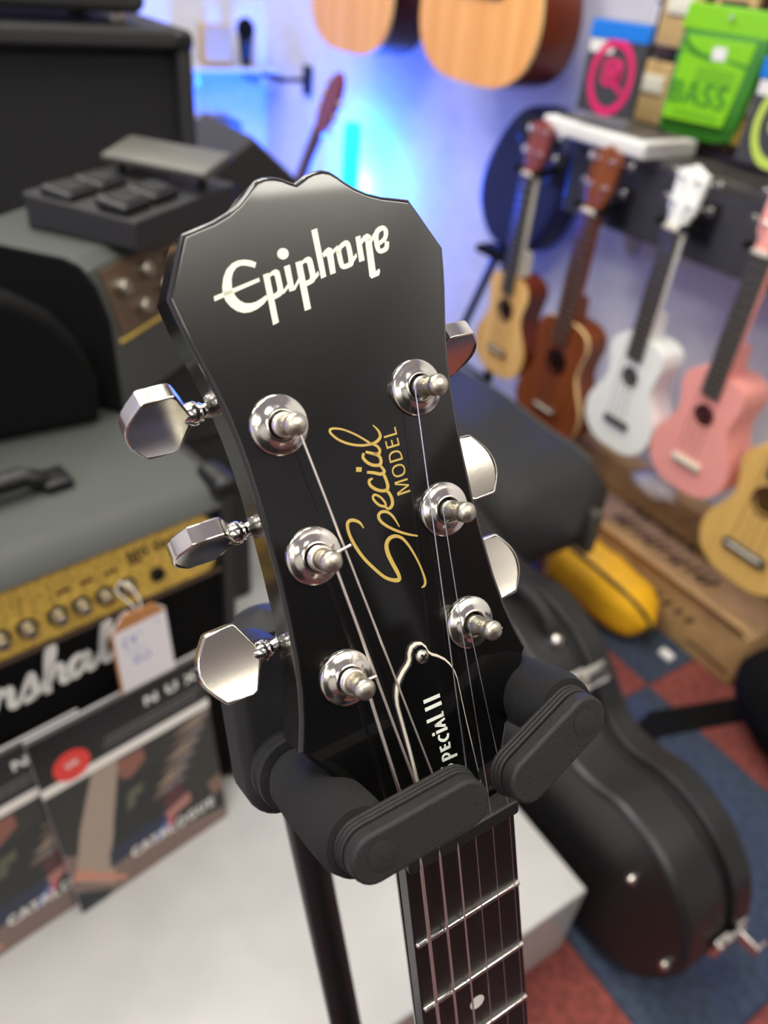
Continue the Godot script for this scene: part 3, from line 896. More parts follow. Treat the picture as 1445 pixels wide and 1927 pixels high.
func back_of_shop() -> void:
	var b := MB.new()
	# ---------------- blue light tube
	var led := thing("led_light_tube", "upright blue glowing light tube on a small black foot near the wall", "lamp", Vector3(1.395, 0, -2.27))
	b.turned(Vector3.ZERO, Vector3(0, 1, 0), [Vector2(0, 0), Vector2(0.05, 0), Vector2(0.05, 0.012), Vector2(0.02, 0.03), Vector2(0.014, 0.04), Vector2(0.014, 0.30), Vector2(0, 0.30)], 20)
	obj("foot", b, M.black_metal, led)
	b = MB.new()
	b.turned(Vector3(0, 0.30, 0), Vector3(0, 1, 0), [Vector2(0, 0), Vector2(0.026, 0), Vector2(0.028, 0.01), Vector2(0.028, 0.39), Vector2(0.022, 0.41), Vector2(0, 0.415)], 20)
	obj("glowing_tube", b, M.led_blue, led)
	var l := OmniLight3D.new()
	l.name = "light"
	l.light_color = Color(0.04, 0.36, 1.0)
	l.light_energy = BLUE_ENERGY
	l.light_size = 0.024
	l.omni_range = 6.0
	l.omni_attenuation = 2.0
	l.shadow_enabled = true
	led.add_child(l, true)
	l.position = Vector3(0, 0.52, 0)

	# ---------------- guitar with reddish headstock leaning in the corner
	var g := thing("leaning_electric_guitar", "dark electric guitar with a reddish paddle headstock leaning near the blue light", "guitar", Vector3(1.2, 0.02, -2.593))
	g.basis = Basis(Vector3(0, -0.56, 0.828), Vector3(0, 0.828, 0.56), Vector3(-1, 0, 0))
	b = MB.new()
	b.ext(smooth(mirrored([Vector2(0, 0.0), Vector2(0.1, 0.012), Vector2(0.16, 0.09), Vector2(0.14, 0.19), Vector2(0.105, 0.24), Vector2(0.12, 0.31), Vector2(0.08, 0.36), Vector2(0, 0.34)])), -0.02, 0.02, 0.006)
	obj("body", b, M.black, g)
	b = MB.new()
	b.box(Vector3(0, 0.57, 0.012), Vector3(0.042, 0.56, 0.018), 0.006)
	obj("neck", b, M.fret_brown, g)
	b = MB.new()
	b.ext(smooth([Vector2(-0.018, 0.84), Vector2(0.018, 0.84), Vector2(0.034, 0.90), Vector2(0.036, 0.98), Vector2(0.02, 1.03), Vector2(-0.01, 1.035), Vector2(-0.032, 0.97), Vector2(-0.03, 0.89)]), 0.0, 0.016, 0.003)
	obj("headstock", b, M.head_red, g)
	for s in [-1, 1]:
		for k in 3:
			b = MB.new()
			b.cyl(Vector3(s * 0.034, 0.89 + 0.045 * k, 0.008), Vector3(s * 0.055, 0.89 + 0.045 * k, 0.008), 0.007, 8, 0.002)
			obj("tuning_key", b, M.satin_metal, g)

	# ---------------- dark wedge, black wall bracket, glass shelf with goods
	var wd := thing("stage_monitor", "black wedge shaped stage monitor beside the tall speaker cabinet", "speaker", Vector3(0.795, 0, -1.64))
	b = MB.new()
	b.ext(PackedVector2Array([Vector2(-0.19, 0), Vector2(0.19, 0), Vector2(0.19, 0.58), Vector2(0.05, 0.72), Vector2(-0.086, 0.835), Vector2(-0.16, 0.79), Vector2(-0.19, 0.74)]), -0.14, 0.12, 0.008, 2, 0.95)
	obj("cabinet", b, M.tolex, wd)
	b = MB.new()
	b.xf = Transform3D(Basis(Vector3.BACK, -0.77), Vector3(0.122, 0.66, -0.01))
	b.box(Vector3.ZERO, Vector3(0.18, 0.008, 0.22), 0.002)
	obj("grille", b, M.grille, wd)
	var hk := thing("wall_hanger", "black guitar hanger fixed to the wall, holding nothing", "hanger", Vector3(XR, 0.77, -2.66))
	b = MB.new()
	b.box(Vector3(-0.008, 0, 0), Vector3(0.016, 0.09, 0.05), 0.004)
	obj("plate", b, M.black_metal, hk)
	b = MB.new()
	b.cyl(Vector3(-0.01, 0, 0), Vector3(-0.1, 0.0, 0), 0.007, 10)
	for s in [-1, 1]:
		b.tube([Vector3(-0.1, 0, 0), Vector3(-0.105, 0.002, s * 0.025), Vector3(-0.12, 0.004, s * 0.036), Vector3(-0.16, 0.012, s * 0.036)], 0.008, 8)
	obj("fork", b, M.black_soft, hk)
	var gs := thing("wall_shelf", "small clear shelf on two brackets on the blue lit wall", "shelf", Vector3(1.24, 0.775, ZB + 0.1))
	b = MB.new()
	b.box(Vector3(0, 0, 0), Vector3(0.34, 0.012, 0.18), 0.002)
	obj("board", b, M.trim, gs)
	for s in [-0.12, 0.12]:
		b = MB.new()
		b.box(Vector3(s, -0.03, -0.02), Vector3(0.012, 0.05, 0.14), 0.002)
		obj("bracket", b, M.satin_metal, gs)
	b = MB.new()
	b.box(Vector3(1.2, 0.845, ZB + 0.12), Vector3(0.1, 0.12, 0.06), 0.006)
	tag(obj("cable_pack", b, M.pack_tan), "pale green cable pack standing on the small wall shelf", "pack")
	var bt := thing("microphone", "black microphone standing on the small wall shelf", "microphone", Vector3(1.315, 0.782, ZB + 0.12))
	b = MB.new()
	b.turned(Vector3.ZERO, Vector3(0, 1, 0), [Vector2(0, 0), Vector2(0.018, 0), Vector2(0.028, 0.09)], 14)
	obj("handle", b, M.black, bt)
	b = MB.new()
	b.ball(Vector3(0, 0.11, 0), Vector3(0.032, 0.036, 0.032), 14)
	obj("grille_head", b, M.black_soft, bt)
	b = MB.new()
	b.box(Vector3(1.245, 0.5675, ZB + 0.06), Vector3(0.11, 0.07, 0.1), 0.008)
	var wb := obj("wall_box", b, M.pack_dark)
	tag(wb, "small dark box fixed to the blue lit wall below the shelf", "box")
	b = MB.new()
	b.box(Vector3(1.245, 0.565, ZB + 0.112), Vector3(0.05, 0.03, 0.006), 0.002)
	obj("silver_plate", b, M.satin_metal, wb)

const BLUE_ENERGY := 1.6

func half_body(k: float, big := false) -> Array:      # half outline of a figure-eight body of length k, base at 0
	var h := [Vector2(0, 0), Vector2(0.16, 0.012), Vector2(0.29, 0.09), Vector2(0.355, 0.22), Vector2(0.345, 0.36), Vector2(0.27, 0.5), Vector2(0.225, 0.62), Vector2(0.245, 0.76), Vector2(0.265, 0.84), Vector2(0.235, 0.94), Vector2(0.14, 0.99), Vector2(0, 1.0)]
	if big: h = [Vector2(0, 0), Vector2(0.2, 0.012), Vector2(0.34, 0.08), Vector2(0.402, 0.2), Vector2(0.395, 0.34), Vector2(0.32, 0.48), Vector2(0.27, 0.6), Vector2(0.285, 0.74), Vector2(0.295, 0.82), Vector2(0.25, 0.94), Vector2(0.14, 0.99), Vector2(0, 1.0)]
	var o := []
	for q in h: o.append(q * k)
	return mirrored(o)

# a small or large acoustic instrument: face at local z = 0 looking to +z, base of the body at the origin
func acoustic(t: Node3D, k: float, depth: float, total: float, strings: int, look: Dictionary, big := false) -> void:
	var out := smooth(half_body(k, big), 5)
	var e := MB.edges(out)
	var b := MB.new()
	b.ext(out, -depth + 0.003, -0.003, 0.0, 3, 0.5, false, false)
	obj("sides", b, look.side, t)
	b = MB.new()
	b.ext(MB.inset(out, e[0], -0.0006), -depth, -depth + 0.003, 0.001, 2, 0.5)
	obj("back", b, look.side, t)
	b = MB.new()
	# the top with its real sound hole, cut from the outline along a hairline seam
	var hy := k * 0.66
	var hr := k * (0.092 if not big else 0.1)
	var top := MB.inset(out, e[0], -0.0006)
	var cut := PackedVector2Array([top[0] + Vector2(0.00005, 0)])
	for i in range(1, top.size()): cut.append(top[i])
	cut.append(top[0] - Vector2(0.00005, 0))
	for i in 33:
		var g := -PI / 2 - TAU * (i / 32.0) * 0.9994 - 0.0009
		cut.append(Vector2(cos(g) * hr, hy + sin(g) * hr))
	b.ext(cut, -0.003, 0.0, 0.0, 2, 0.5)
	obj("soundboard", b, look.top, t)
	if look.has("binding"):
		b = MB.new()
		b.ext(MB.inset(out, e[0], -0.0014), -0.009, -0.0012, 0.0008, 2, 0.5, false, false)
		obj("binding", b, look.binding, t)
	# ring round the sound hole
	b = MB.new()
	b.turned(Vector3(0, hy, 0.0002), Vector3(0, hy, 1), [Vector2(hr * 1.22, 0), Vector2(hr * 1.22, 0.0008), Vector2(hr * 1.02, 0.0008), Vector2(hr * 1.02, 0)], 28)
	obj("rosette", b, look.ring, t)
	# bridge
	var by := k * (0.25 if not big else 0.37)
	var bw: float = k * look.get("bridge_width", 0.26)
	b = MB.new()
	b.ext(MB.rrect(bw, bw * 0.24, bw * 0.06), 0.0, 0.007, 0.002)
	b.xf = Transform3D(Basis.IDENTITY, Vector3.ZERO)
	for i in b.v.size(): b.v[i] += Vector3(0, by, 0)
	var br := obj("bridge", b, look.bridge, t)
	b = MB.new()
	b.box(Vector3(0, by + bw * 0.03, 0.008), Vector3(bw * 0.8, bw * 0.045, 0.005), 0.001)
	obj("saddle", b, look.get("saddle", M.bone), br)
	# neck, fingerboard, frets, nut
	var ny := total - k * 0.42 if not big else total - 0.2
	var fw := k * 0.145 if not big else 0.052
	var f0 := k * (0.82 if not big else 0.72)
	b = MB.new()
	b.xf = Transform3D(Basis.IDENTITY, Vector3(0, (k + ny) / 2, -0.008))
	b.box(Vector3.ZERO, Vector3(fw, ny - k + 0.03, 0.018), 0.006)
	b.xf = Transform3D.IDENTITY
	b.ext(PackedVector2Array([Vector2(-fw * 0.5, k - 0.004), Vector2(fw * 0.5, k - 0.004), Vector2(fw * 0.35, k + 0.05), Vector2(-fw * 0.35, k + 0.05)]), -depth * 0.7, -0.01, 0.003)
	obj("neck", b, look.get("neck", look.side), t)
	b = MB.new()
	b.box(Vector3(0, (f0 + ny) / 2, 0.0035), Vector3(fw * 1.04, ny - f0, 0.006), 0.001)
	var fb := obj("fingerboard", b, look.board, t)
	for i in 14:
		var fy := ny - (ny - by) * (1.0 - pow(2.0, -(i + 1) / 12.0))
		if fy < f0 + 0.003: break
		b = MB.new()
		b.box(Vector3(0, fy, 0.007), Vector3(fw * 1.0, 0.0016 if not big else 0.002, 0.0016))
		obj("fret", b, M.satin_metal, fb)
	b = MB.new()
	b.box(Vector3(0, ny + 0.003, 0.004), Vector3(fw * 1.06, 0.008, 0.01), 0.001)
	obj("nut", b, M.bone, t)
	# headstock tilted back a little
	var hl := total - ny
	var ht := Transform3D(Basis(Vector3.RIGHT, -0.12), Vector3(0, ny + 0.006, -0.004))
	b = MB.new()
	b.xf = ht
	var hw: float = fw * 0.5
	b.ext(PackedVector2Array([Vector2(-hw, -0.004), Vector2(hw, -0.004), Vector2(hw * 1.15, hl * 0.14), Vector2(hw * 1.55, hl * 0.26), Vector2(hw * 1.75, hl * 0.86), Vector2(hw * 1.2, hl * 0.9), Vector2(hw * 0.6, hl * 0.94), Vector2(0, hl * 0.99), Vector2(-hw * 0.6, hl * 0.94), Vector2(-hw * 1.2, hl * 0.9), Vector2(-hw * 1.75, hl * 0.86), Vector2(-hw * 1.55, hl * 0.26), Vector2(-hw * 1.15, hl * 0.14)]), -0.006, 0.006, 0.002)
	obj("headstock", b, look.head, t)
	var per := strings / 2
	for s in [-1, 1]:
		for i in per:
			var py := hl * (0.36 + (0.40 if per == 2 else 0.22) * i)
			b = MB.new()
			b.xf = ht
			b.turned(Vector3(s * hw * 0.95, py, 0.005), Vector3(s * hw * 0.95, py, 1), [Vector2(0.005, 0), Vector2(0.005, 0.002), Vector2(0.0028, 0.003), Vector2(0.0028, 0.011), Vector2(0, 0.012)], 10)
			b.cyl(Vector3(s * hw * 1.5, py, -0.01), Vector3(s * (hw * 1.7 + 0.012), py, -0.01), 0.0025, 8)
			b.box(Vector3(s * (hw * 1.7 + 0.017), py, -0.01), Vector3(0.011, 0.014, 0.008), 0.002)
			obj("tuning_peg", b, M.chrome, t)
	for i in strings:
		var x := (float(i) / (strings - 1) - 0.5)
		b = MB.new()
		b.tube([Vector3(x * bw * 0.66, by, 0.0105), Vector3(x * fw * 0.8, ny, 0.0095), ht * Vector3((-1 if x < 0 else 1) * hw * 0.95, hl * 0.4, 0.012)], 0.0007, 5)
		obj("string", b, look.get("string", M.string_plain), t)

func right_wall() -> void:
	var b := MB.new()
	# ---------------- long shelf with its fascia
	var sh := thing("long_shelf", "long grey shelf with a dark front board above the ukuleles", "shelf", Vector3(1.35, 0.87, 0.17))
	b = MB.new()
	b.box(Vector3(0.015, 0.006, 0), Vector3(0.165, 0.018, 2.78), 0.003)
	obj("board", b, M.shelf_grey, sh)
	b = MB.new()
	b.box(Vector3(-0.055, -0.068, 0), Vector3(0.02, 0.13, 2.78), 0.003)
	obj("front_board", b, M.pack_dark, sh)
	for z in [-1.3, -0.7, -0.1, 0.5, 1.1]:
		b = MB.new()
		b.ext(PackedVector2Array([Vector2(-0.04, -0.005), Vector2(0.098, -0.005), Vector2(0.098, -0.22), Vector2(0.085, -0.22)]), z - 0.012, z + 0.012, 0.001)
		obj("bracket", b, M.trim, sh)
	b = MB.new()
	b.box(Vector3(1.302, 0.9005, -1.13), Vector3(0.15, 0.03, 0.27), 0.005)
	var tr := obj("white_tray", b, M.white)
	tag(tr, "shallow white tray at the end of the long shelf", "tray")
	b = MB.new()
	b.box(Vector3(1.305, 0.917, -1.13), Vector3(0.12, 0.006, 0.22), 0.002)
	obj("lid_inset", b, M.shelf_grey, tr)

	# ---------------- five ukuleles in a row
	var ring := M.fret_brown as Material
	var looks := [
		[-1.245, 0.355, 0.24, 0.55, {"top": M.spruce, "side": M.side_red, "head": M.head_red, "board": M.fret_grey, "bridge": M.fret_brown, "ring": M.fret_brown, "neck": M.cream}, "spruce topped ukulele with red brown sides and a reddish headstock", "spruce topped ukulele"],
		[-1.06, 0.285, 0.275, 0.61, {"top": M.mahogany, "side": M.mahogany, "head": M.mahogany, "board": M.fret_brown, "bridge": M.fret_brown, "ring": M.side_dark, "binding": M.binding}, "brown mahogany ukulele with cream binding hanging between two others", "brown ukulele with cream binding"],
		[-0.865, 0.36, 0.24, 0.545, {"top": M.uke_white, "side": M.uke_white, "head": M.uke_white, "board": M.fret_grey, "bridge": M.fret_grey, "ring": M.uke_white, "saddle": M.fret_grey}, "plain white painted ukulele hanging under the shelf", "white ukulele"],
		[-0.688, 0.366, 0.24, 0.55, {"top": M.uke_pink, "side": M.uke_pink, "head": M.uke_pink, "board": M.fret_grey, "bridge": M.cream, "ring": M.uke_pink}, "pastel pink painted ukulele hanging under the shelf", "pink ukulele"],
		[-0.517, 0.262, 0.27, 0.62, {"top": M.uke_yellow, "side": M.uke_yellow, "head": M.uke_yellow, "board": M.fret_grey, "bridge": M.fret_grey, "ring": M.fret_brown, "bridge_width": 0.33}, "honey yellow wooden ukulele with a dark bridge, hanging beside the pink one", "honey yellow ukulele"]]
	for q in looks:
		var t := thing("ukulele", q[5], "ukulele", Vector3(1.2, q[1], q[0]), -PI / 2, "ukuleles under the shelf")
		acoustic(t, q[2], 0.062 if q[0] != -0.688 else 0.075, q[3], 4, q[4])
		var ny: float = q[1] + q[3] - q[2] * 0.42
		var hg := thing("ukulele_hanger", "black padded hanger on the shelf board that holds the " + q[6], "hanger", Vector3(1.284, ny + 0.006, q[0]), 0.0, "ukulele hangers on the shelf board")
		b = MB.new()
		b.box(Vector3(-0.004, 0.0, 0), Vector3(0.008, 0.07, 0.045), 0.003)
		obj("plate", b, M.black_metal, hg)
		b = MB.new()
		b.cyl(Vector3(-0.008, 0, 0), Vector3(-0.055, 0, 0), 0.006, 10)
		for s in [-1, 1]:
			b.tube([Vector3(-0.055, 0, 0), Vector3(-0.056, 0.0, s * 0.018), Vector3(-0.064, 0.0, s * (q[2] * 0.0725 + 0.0085)), Vector3(-0.1, 0.004, s * (q[2] * 0.0725 + 0.0085))], 0.0062, 8)
		obj("fork", b, M.black_soft, hg)

	# ---------------- two large acoustic guitars
	for q in [[-2.065, 0.925, M.side_dark, "large spruce acoustic guitar with dark sides, hanging above the blue light", "dark sides"], [-1.535, 0.93, M.side_red, "large spruce acoustic guitar with red brown sides, hanging beside the string packs", "red brown sides"]]:
		var t := thing("acoustic_guitar", q[3], "guitar", Vector3(1.235, q[1], q[0]), -PI / 2, "acoustic guitars on the wall")
		acoustic(t, 0.5, 0.115, 1.02, 6, {"top": M.spruce_amber, "side": q[2], "head": q[2], "board": M.fret_brown, "bridge": M.fret_brown, "ring": M.fret_brown, "binding": M.binding, "bridge_width": 0.34}, true)
		var hg := thing("guitar_hanger", "black wall hanger that holds the acoustic guitar with " + q[4], "hanger", Vector3(XR, q[1] + 0.86, q[0]), 0.0, "guitar hangers on the wall")
		b = MB.new()
		b.box(Vector3(-0.008, 0, 0), Vector3(0.016, 0.1, 0.06), 0.004)
		obj("plate", b, M.black_metal, hg)
		b = MB.new()
		b.cyl(Vector3(-0.01, 0, 0), Vector3(-0.17, 0.0, 0), 0.008, 10)
		for s in [-1, 1]:
			b.tube([Vector3(-0.17, 0, 0), Vector3(-0.175, 0.0, s * 0.026), Vector3(-0.19, 0.0, s * 0.044), Vector3(-0.24, 0.005, s * 0.044)], 0.009, 8)
		obj("fork", b, M.black_soft, hg)

	# ---------------- navy instrument on a black stand, behind the first ukulele
	var nv := thing("navy_guitar", "matt navy blue round bodied instrument on a black stand behind the ukuleles", "guitar", Vector3(1.375, 0.575, -1.46), -PI / 2)
	b = MB.new()
	b.xf = Transform3D(Basis(Vector3.BACK, -0.2), Vector3.ZERO)
	b.ext(smooth([Vector2(0.0, 0.0), Vector2(0.1, 0.045), Vector2(0.14, 0.14), Vector2(0.135, 0.235), Vector2(0.09, 0.31), Vector2(0.0, 0.335), Vector2(-0.08, 0.295), Vector2(-0.13, 0.19), Vector2(-0.135, 0.09), Vector2(-0.08, 0.018)], 6), -0.05, 0.03, 0.02, 4, 0.5)
	obj("body", b, M.navy, nv)
	b = MB.new()
	b.xf = Transform3D(Basis(Vector3.BACK, -0.2), Vector3.ZERO)
	b.box(Vector3(0.02, 0.285, 0.036), Vector3(0.13, 0.07, 0.012), 0.006, 0.03)
	obj("dark_top", b, M.black, nv)
	var ns := thing("instrument_stand", "black folding stand with two struts under the navy instrument", "stand", Vector3(1.36, 0.0, -1.5), -PI / 2)
	for q in [[Vector3(0.03, 0.57, 0.0), Vector3(-0.11, 0.01, 0.08)], [Vector3(0.06, 0.57, 0.0), Vector3(0.16, 0.01, 0.08)], [Vector3(0.045, 0.57, -0.02), Vector3(0.03, 0.01, -0.05)]]:
		b = MB.new()
		b.cyl(q[0], q[1], 0.011, 10)
		obj("strut", b, M.black_metal, ns)
	b = MB.new()
	b.box(Vector3(0.045, 0.556, 0.0), Vector3(0.16, 0.02, 0.06), 0.006)
	obj("rest", b, M.black_soft, ns)
	b = MB.new()
	b.cyl(Vector3(-0.045, 0.25, 0.046), Vector3(0.12, 0.25, 0.046), 0.008, 8)
	obj("cross_bar", b, M.black_metal, ns)

	# ---------------- string packs on their rack
	var rk := thing("string_rack", "dark wire rack above the shelf, filled with string packs", "rack", Vector3(1.40, 0.9, -0.85))
	for i in 12:
		b = MB.new()
		b.cyl(Vector3(0, 0, -0.33 + 0.06 * i), Vector3(0, 0.6, -0.33 + 0.06 * i), 0.003, 6)
		obj("wire", b, M.black_metal, rk)
	for i in 7:
		b = MB.new()
		b.cyl(Vector3(-0.004, 0.04 + 0.09 * i, -0.34), Vector3(-0.004, 0.04 + 0.09 * i, 0.34), 0.003, 6)
		obj("wire", b, M.black_metal, rk)
	b = MB.new()
	b.box(Vector3(0.035, 0.3, 0), Vector3(0.012, 0.62, 0.72), 0.003)
	obj("back_panel", b, M.pack_brown, rk)
	var rng := RandomNumberGenerator.new()
	rng.seed = 7
	for r in 4:
		for c in 6:
			b = MB.new()
			var z := -1.13 + 0.112 * c + 0.02 * (r % 2)
			var y := 0.975 + 0.13 * r
			b.xf = Transform3D(Basis(Vector3.UP, rng.randf_range(-0.12, 0.12)), Vector3(1.375, y, z))
			b.box(Vector3.ZERO, Vector3(0.014, 0.105, 0.085), 0.003)
			var tone := rng.randi() % 4
			var band := rng.randi() % 2
			var o := obj("string_pack", b, [M.pack_tan, M.pack_brown, M.gold, M.pack_tan][tone])
			tag(o, "small %s string pack with a %s band, hanging on the wire rack" % [["tan", "dark brown", "gold", "tan"][tone], ["black", "cream"][band]], "string pack", "small string packs on the rack")
			b = MB.new()
			b.xf = Transform3D(Basis.IDENTITY, Vector3(1.366, y + 0.015, z))
			b.box(Vector3.ZERO, Vector3(0.006, 0.03, 0.055), 0.001)
			obj("print_band", b, [M.ink_black, M.cream][band], o)
			b = MB.new()
			b.cyl(Vector3(1.396, y + 0.05, z), Vector3(1.355, y + 0.056, z), 0.0022, 6)
			obj("hook", b, M.chrome, o)
	# black pack with a pink ring and a blue band; the same with a lime ring
	for k in 2:
		var p := thing("ring_pack", ["grey string pack with pink ring and bright blue top band", "grey string pack with lime green ring and blue top band"][k], "string pack", [Vector3(1.235, 0.94, -1.115), Vector3(1.25, 0.925, -0.762)][k], -PI / 2 + [0.22, 0.1][k])
		b = MB.new()
		b.box(Vector3(0, 0.075, 0), Vector3(0.118, 0.15, 0.016), 0.003)
		obj("box", b, M.pack_dark, p)
		b = MB.new()
		b.box(Vector3(0, 0.134, 0.0005), Vector3(0.12, 0.03, 0.018), 0.003)
		obj("blue_band", b, M.pack_blue, p)
		b = MB.new()
		b.box(Vector3(-0.03, 0.108, 0.0081), Vector3(0.05, 0.02, 0.001), 0.0003)
		obj("white_corner", b, M.white, p)
		b = MB.new()
		b.xf = Transform3D(Basis.from_scale(Vector3(0.82, 1.12, 1)), Vector3(0.002, 0.062, 0.008))
		b.turned(Vector3.ZERO, Vector3(0, 0, 1), [Vector2(0.056, 0), Vector2(0.056, 0.0012), Vector2(0.043, 0.0012), Vector2(0.043, 0)], 32)
		b.xf = Transform3D(Basis.IDENTITY, Vector3(0.002, 0.062, 0.008))
		b.box(Vector3(0.0, 0.008, 0.0006), Vector3(0.04, 0.044, 0.0012), 0.0003, 0.012)
		b.stroke([14, 10, 8, 16, -14, 8, 26, -20, 7], 0.0, 0.0012, 0.001)
		var rg := obj("round_emblem", b, [M.pack_pink, M.pack_lime][k], p)
		b = MB.new()
		b.xf = Transform3D(Basis.IDENTITY, Vector3(0.002, 0.062, 0.0093))
		b.stroke([8, 18, 3, -6, 22, 3, -12, 8, 3, -8, -4, 3, 4, -2, 3, 10, 12, 3], 0.0, 0.0006, 0.001)
		obj("emblem_line", b, M.pack_dark, rg)
		b = MB.new()
		b.cyl(Vector3(0, 0.13, -0.006), Vector3(0, 0.136, -0.10), 0.003, 8)
		obj("hook", b, M.chrome, p)
	# green pack
	var gp := thing("green_string_pack", "bright green plastic string pack with dark lettering and a small white price sticker", "string pack", Vector3(1.23, 0.945, -0.905), -PI / 2 + 0.22)
	b = MB.new()
	var rows := []
	for i in 9:
		var f := i / 8.0
		var ww := lerpf(0.066, 0.078, f)
		var th: float = [0.002, 0.006, 0.012, 0.014, 0.015, 0.014, 0.012, 0.006, 0.002][i]
		var yy: float = [0.0, 0.016, 0.022, 0.05, 0.08, 0.12, 0.148, 0.16, 0.182][i]
		var row := []
		for k in 24:
			var a := TAU * k / 24
			row.append(Vector3(signf(cos(a)) * pow(absf(cos(a)), 0.35) * ww + 0.016 * f, yy + 0.004 * sin(3.0 * a) * (1.0 if i in [0, 8] else 0.0), signf(sin(a)) * pow(absf(sin(a)), 0.6) * th))
		rows.append(row)
	b.loft(rows)
	obj("pouch", b, M.pack_green_dark, gp)
	b = MB.new()
	b.ext(PackedVector2Array([Vector2(-0.058, 0.022), Vector2(0.05, 0.022), Vector2(0.066, 0.142), Vector2(-0.05, 0.142)]), 0.0125, 0.0155, 0.001)
	obj("label", b, M.pack_green, gp)
	b = MB.new()
	b.ext(PackedVector2Array([Vector2(-0.066, 0.15), Vector2(0.09, 0.147), Vector2(0.1, 0.182), Vector2(-0.062, 0.186)]), -0.002, 0.011, 0.002)
	obj("top_fold", b, M.pack_green, gp)
	b = MB.new()
	b.xf = Transform3D(Basis.IDENTITY, Vector3(0.0, 0.0, 0.0155))
	b.stroke([-50, 138, 5, -40, 126, 8, -20, 118, 7, 0, 116, 5], 0.0, 0.0004, 0.001)
	b.stroke([30, 114, 4, 60, 110, 6], 0.0, 0.0004, 0.001)
	for k in 9: b.stroke([-44 + 5 * k, 128 - 2 * k, 1.5, -52 + 7 * k, 116 - k, 1], 0.0, 0.0004, 0.001)
	for k in 4: b.stroke([-18, 100 - 6 * k, 1.6, 48, 98 - 6 * k, 1.6], 0.0, 0.0004, 0.001)
	for k in 2: b.stroke([-40, 36 - 5 * k, 1.4, 40, 34 - 5 * k, 1.4], 0.0, 0.0004, 0.001)
	obj("lettering", b, M.pack_green_dark, gp).set_meta("kind", "stuff")
	text("title_lettering", "BASS", 0.045, 0.0006, M.pack_green_dark, gp, Transform3D(Basis.IDENTITY, Vector3(-0.005, 0.062, 0.0159)), "Droid Sans", 700)
	b = MB.new()
	b.box(Vector3(0.012, 0.122, 0.0165), Vector3(0.022, 0.018, 0.0006))
	obj("price_sticker", b, M.paper, gp)
	b = MB.new()
	b.cyl(Vector3(0.015, 0.172, 0.02), Vector3(0.015, 0.166, -0.11), 0.003, 8)
	obj("hook", b, M.chrome, gp)

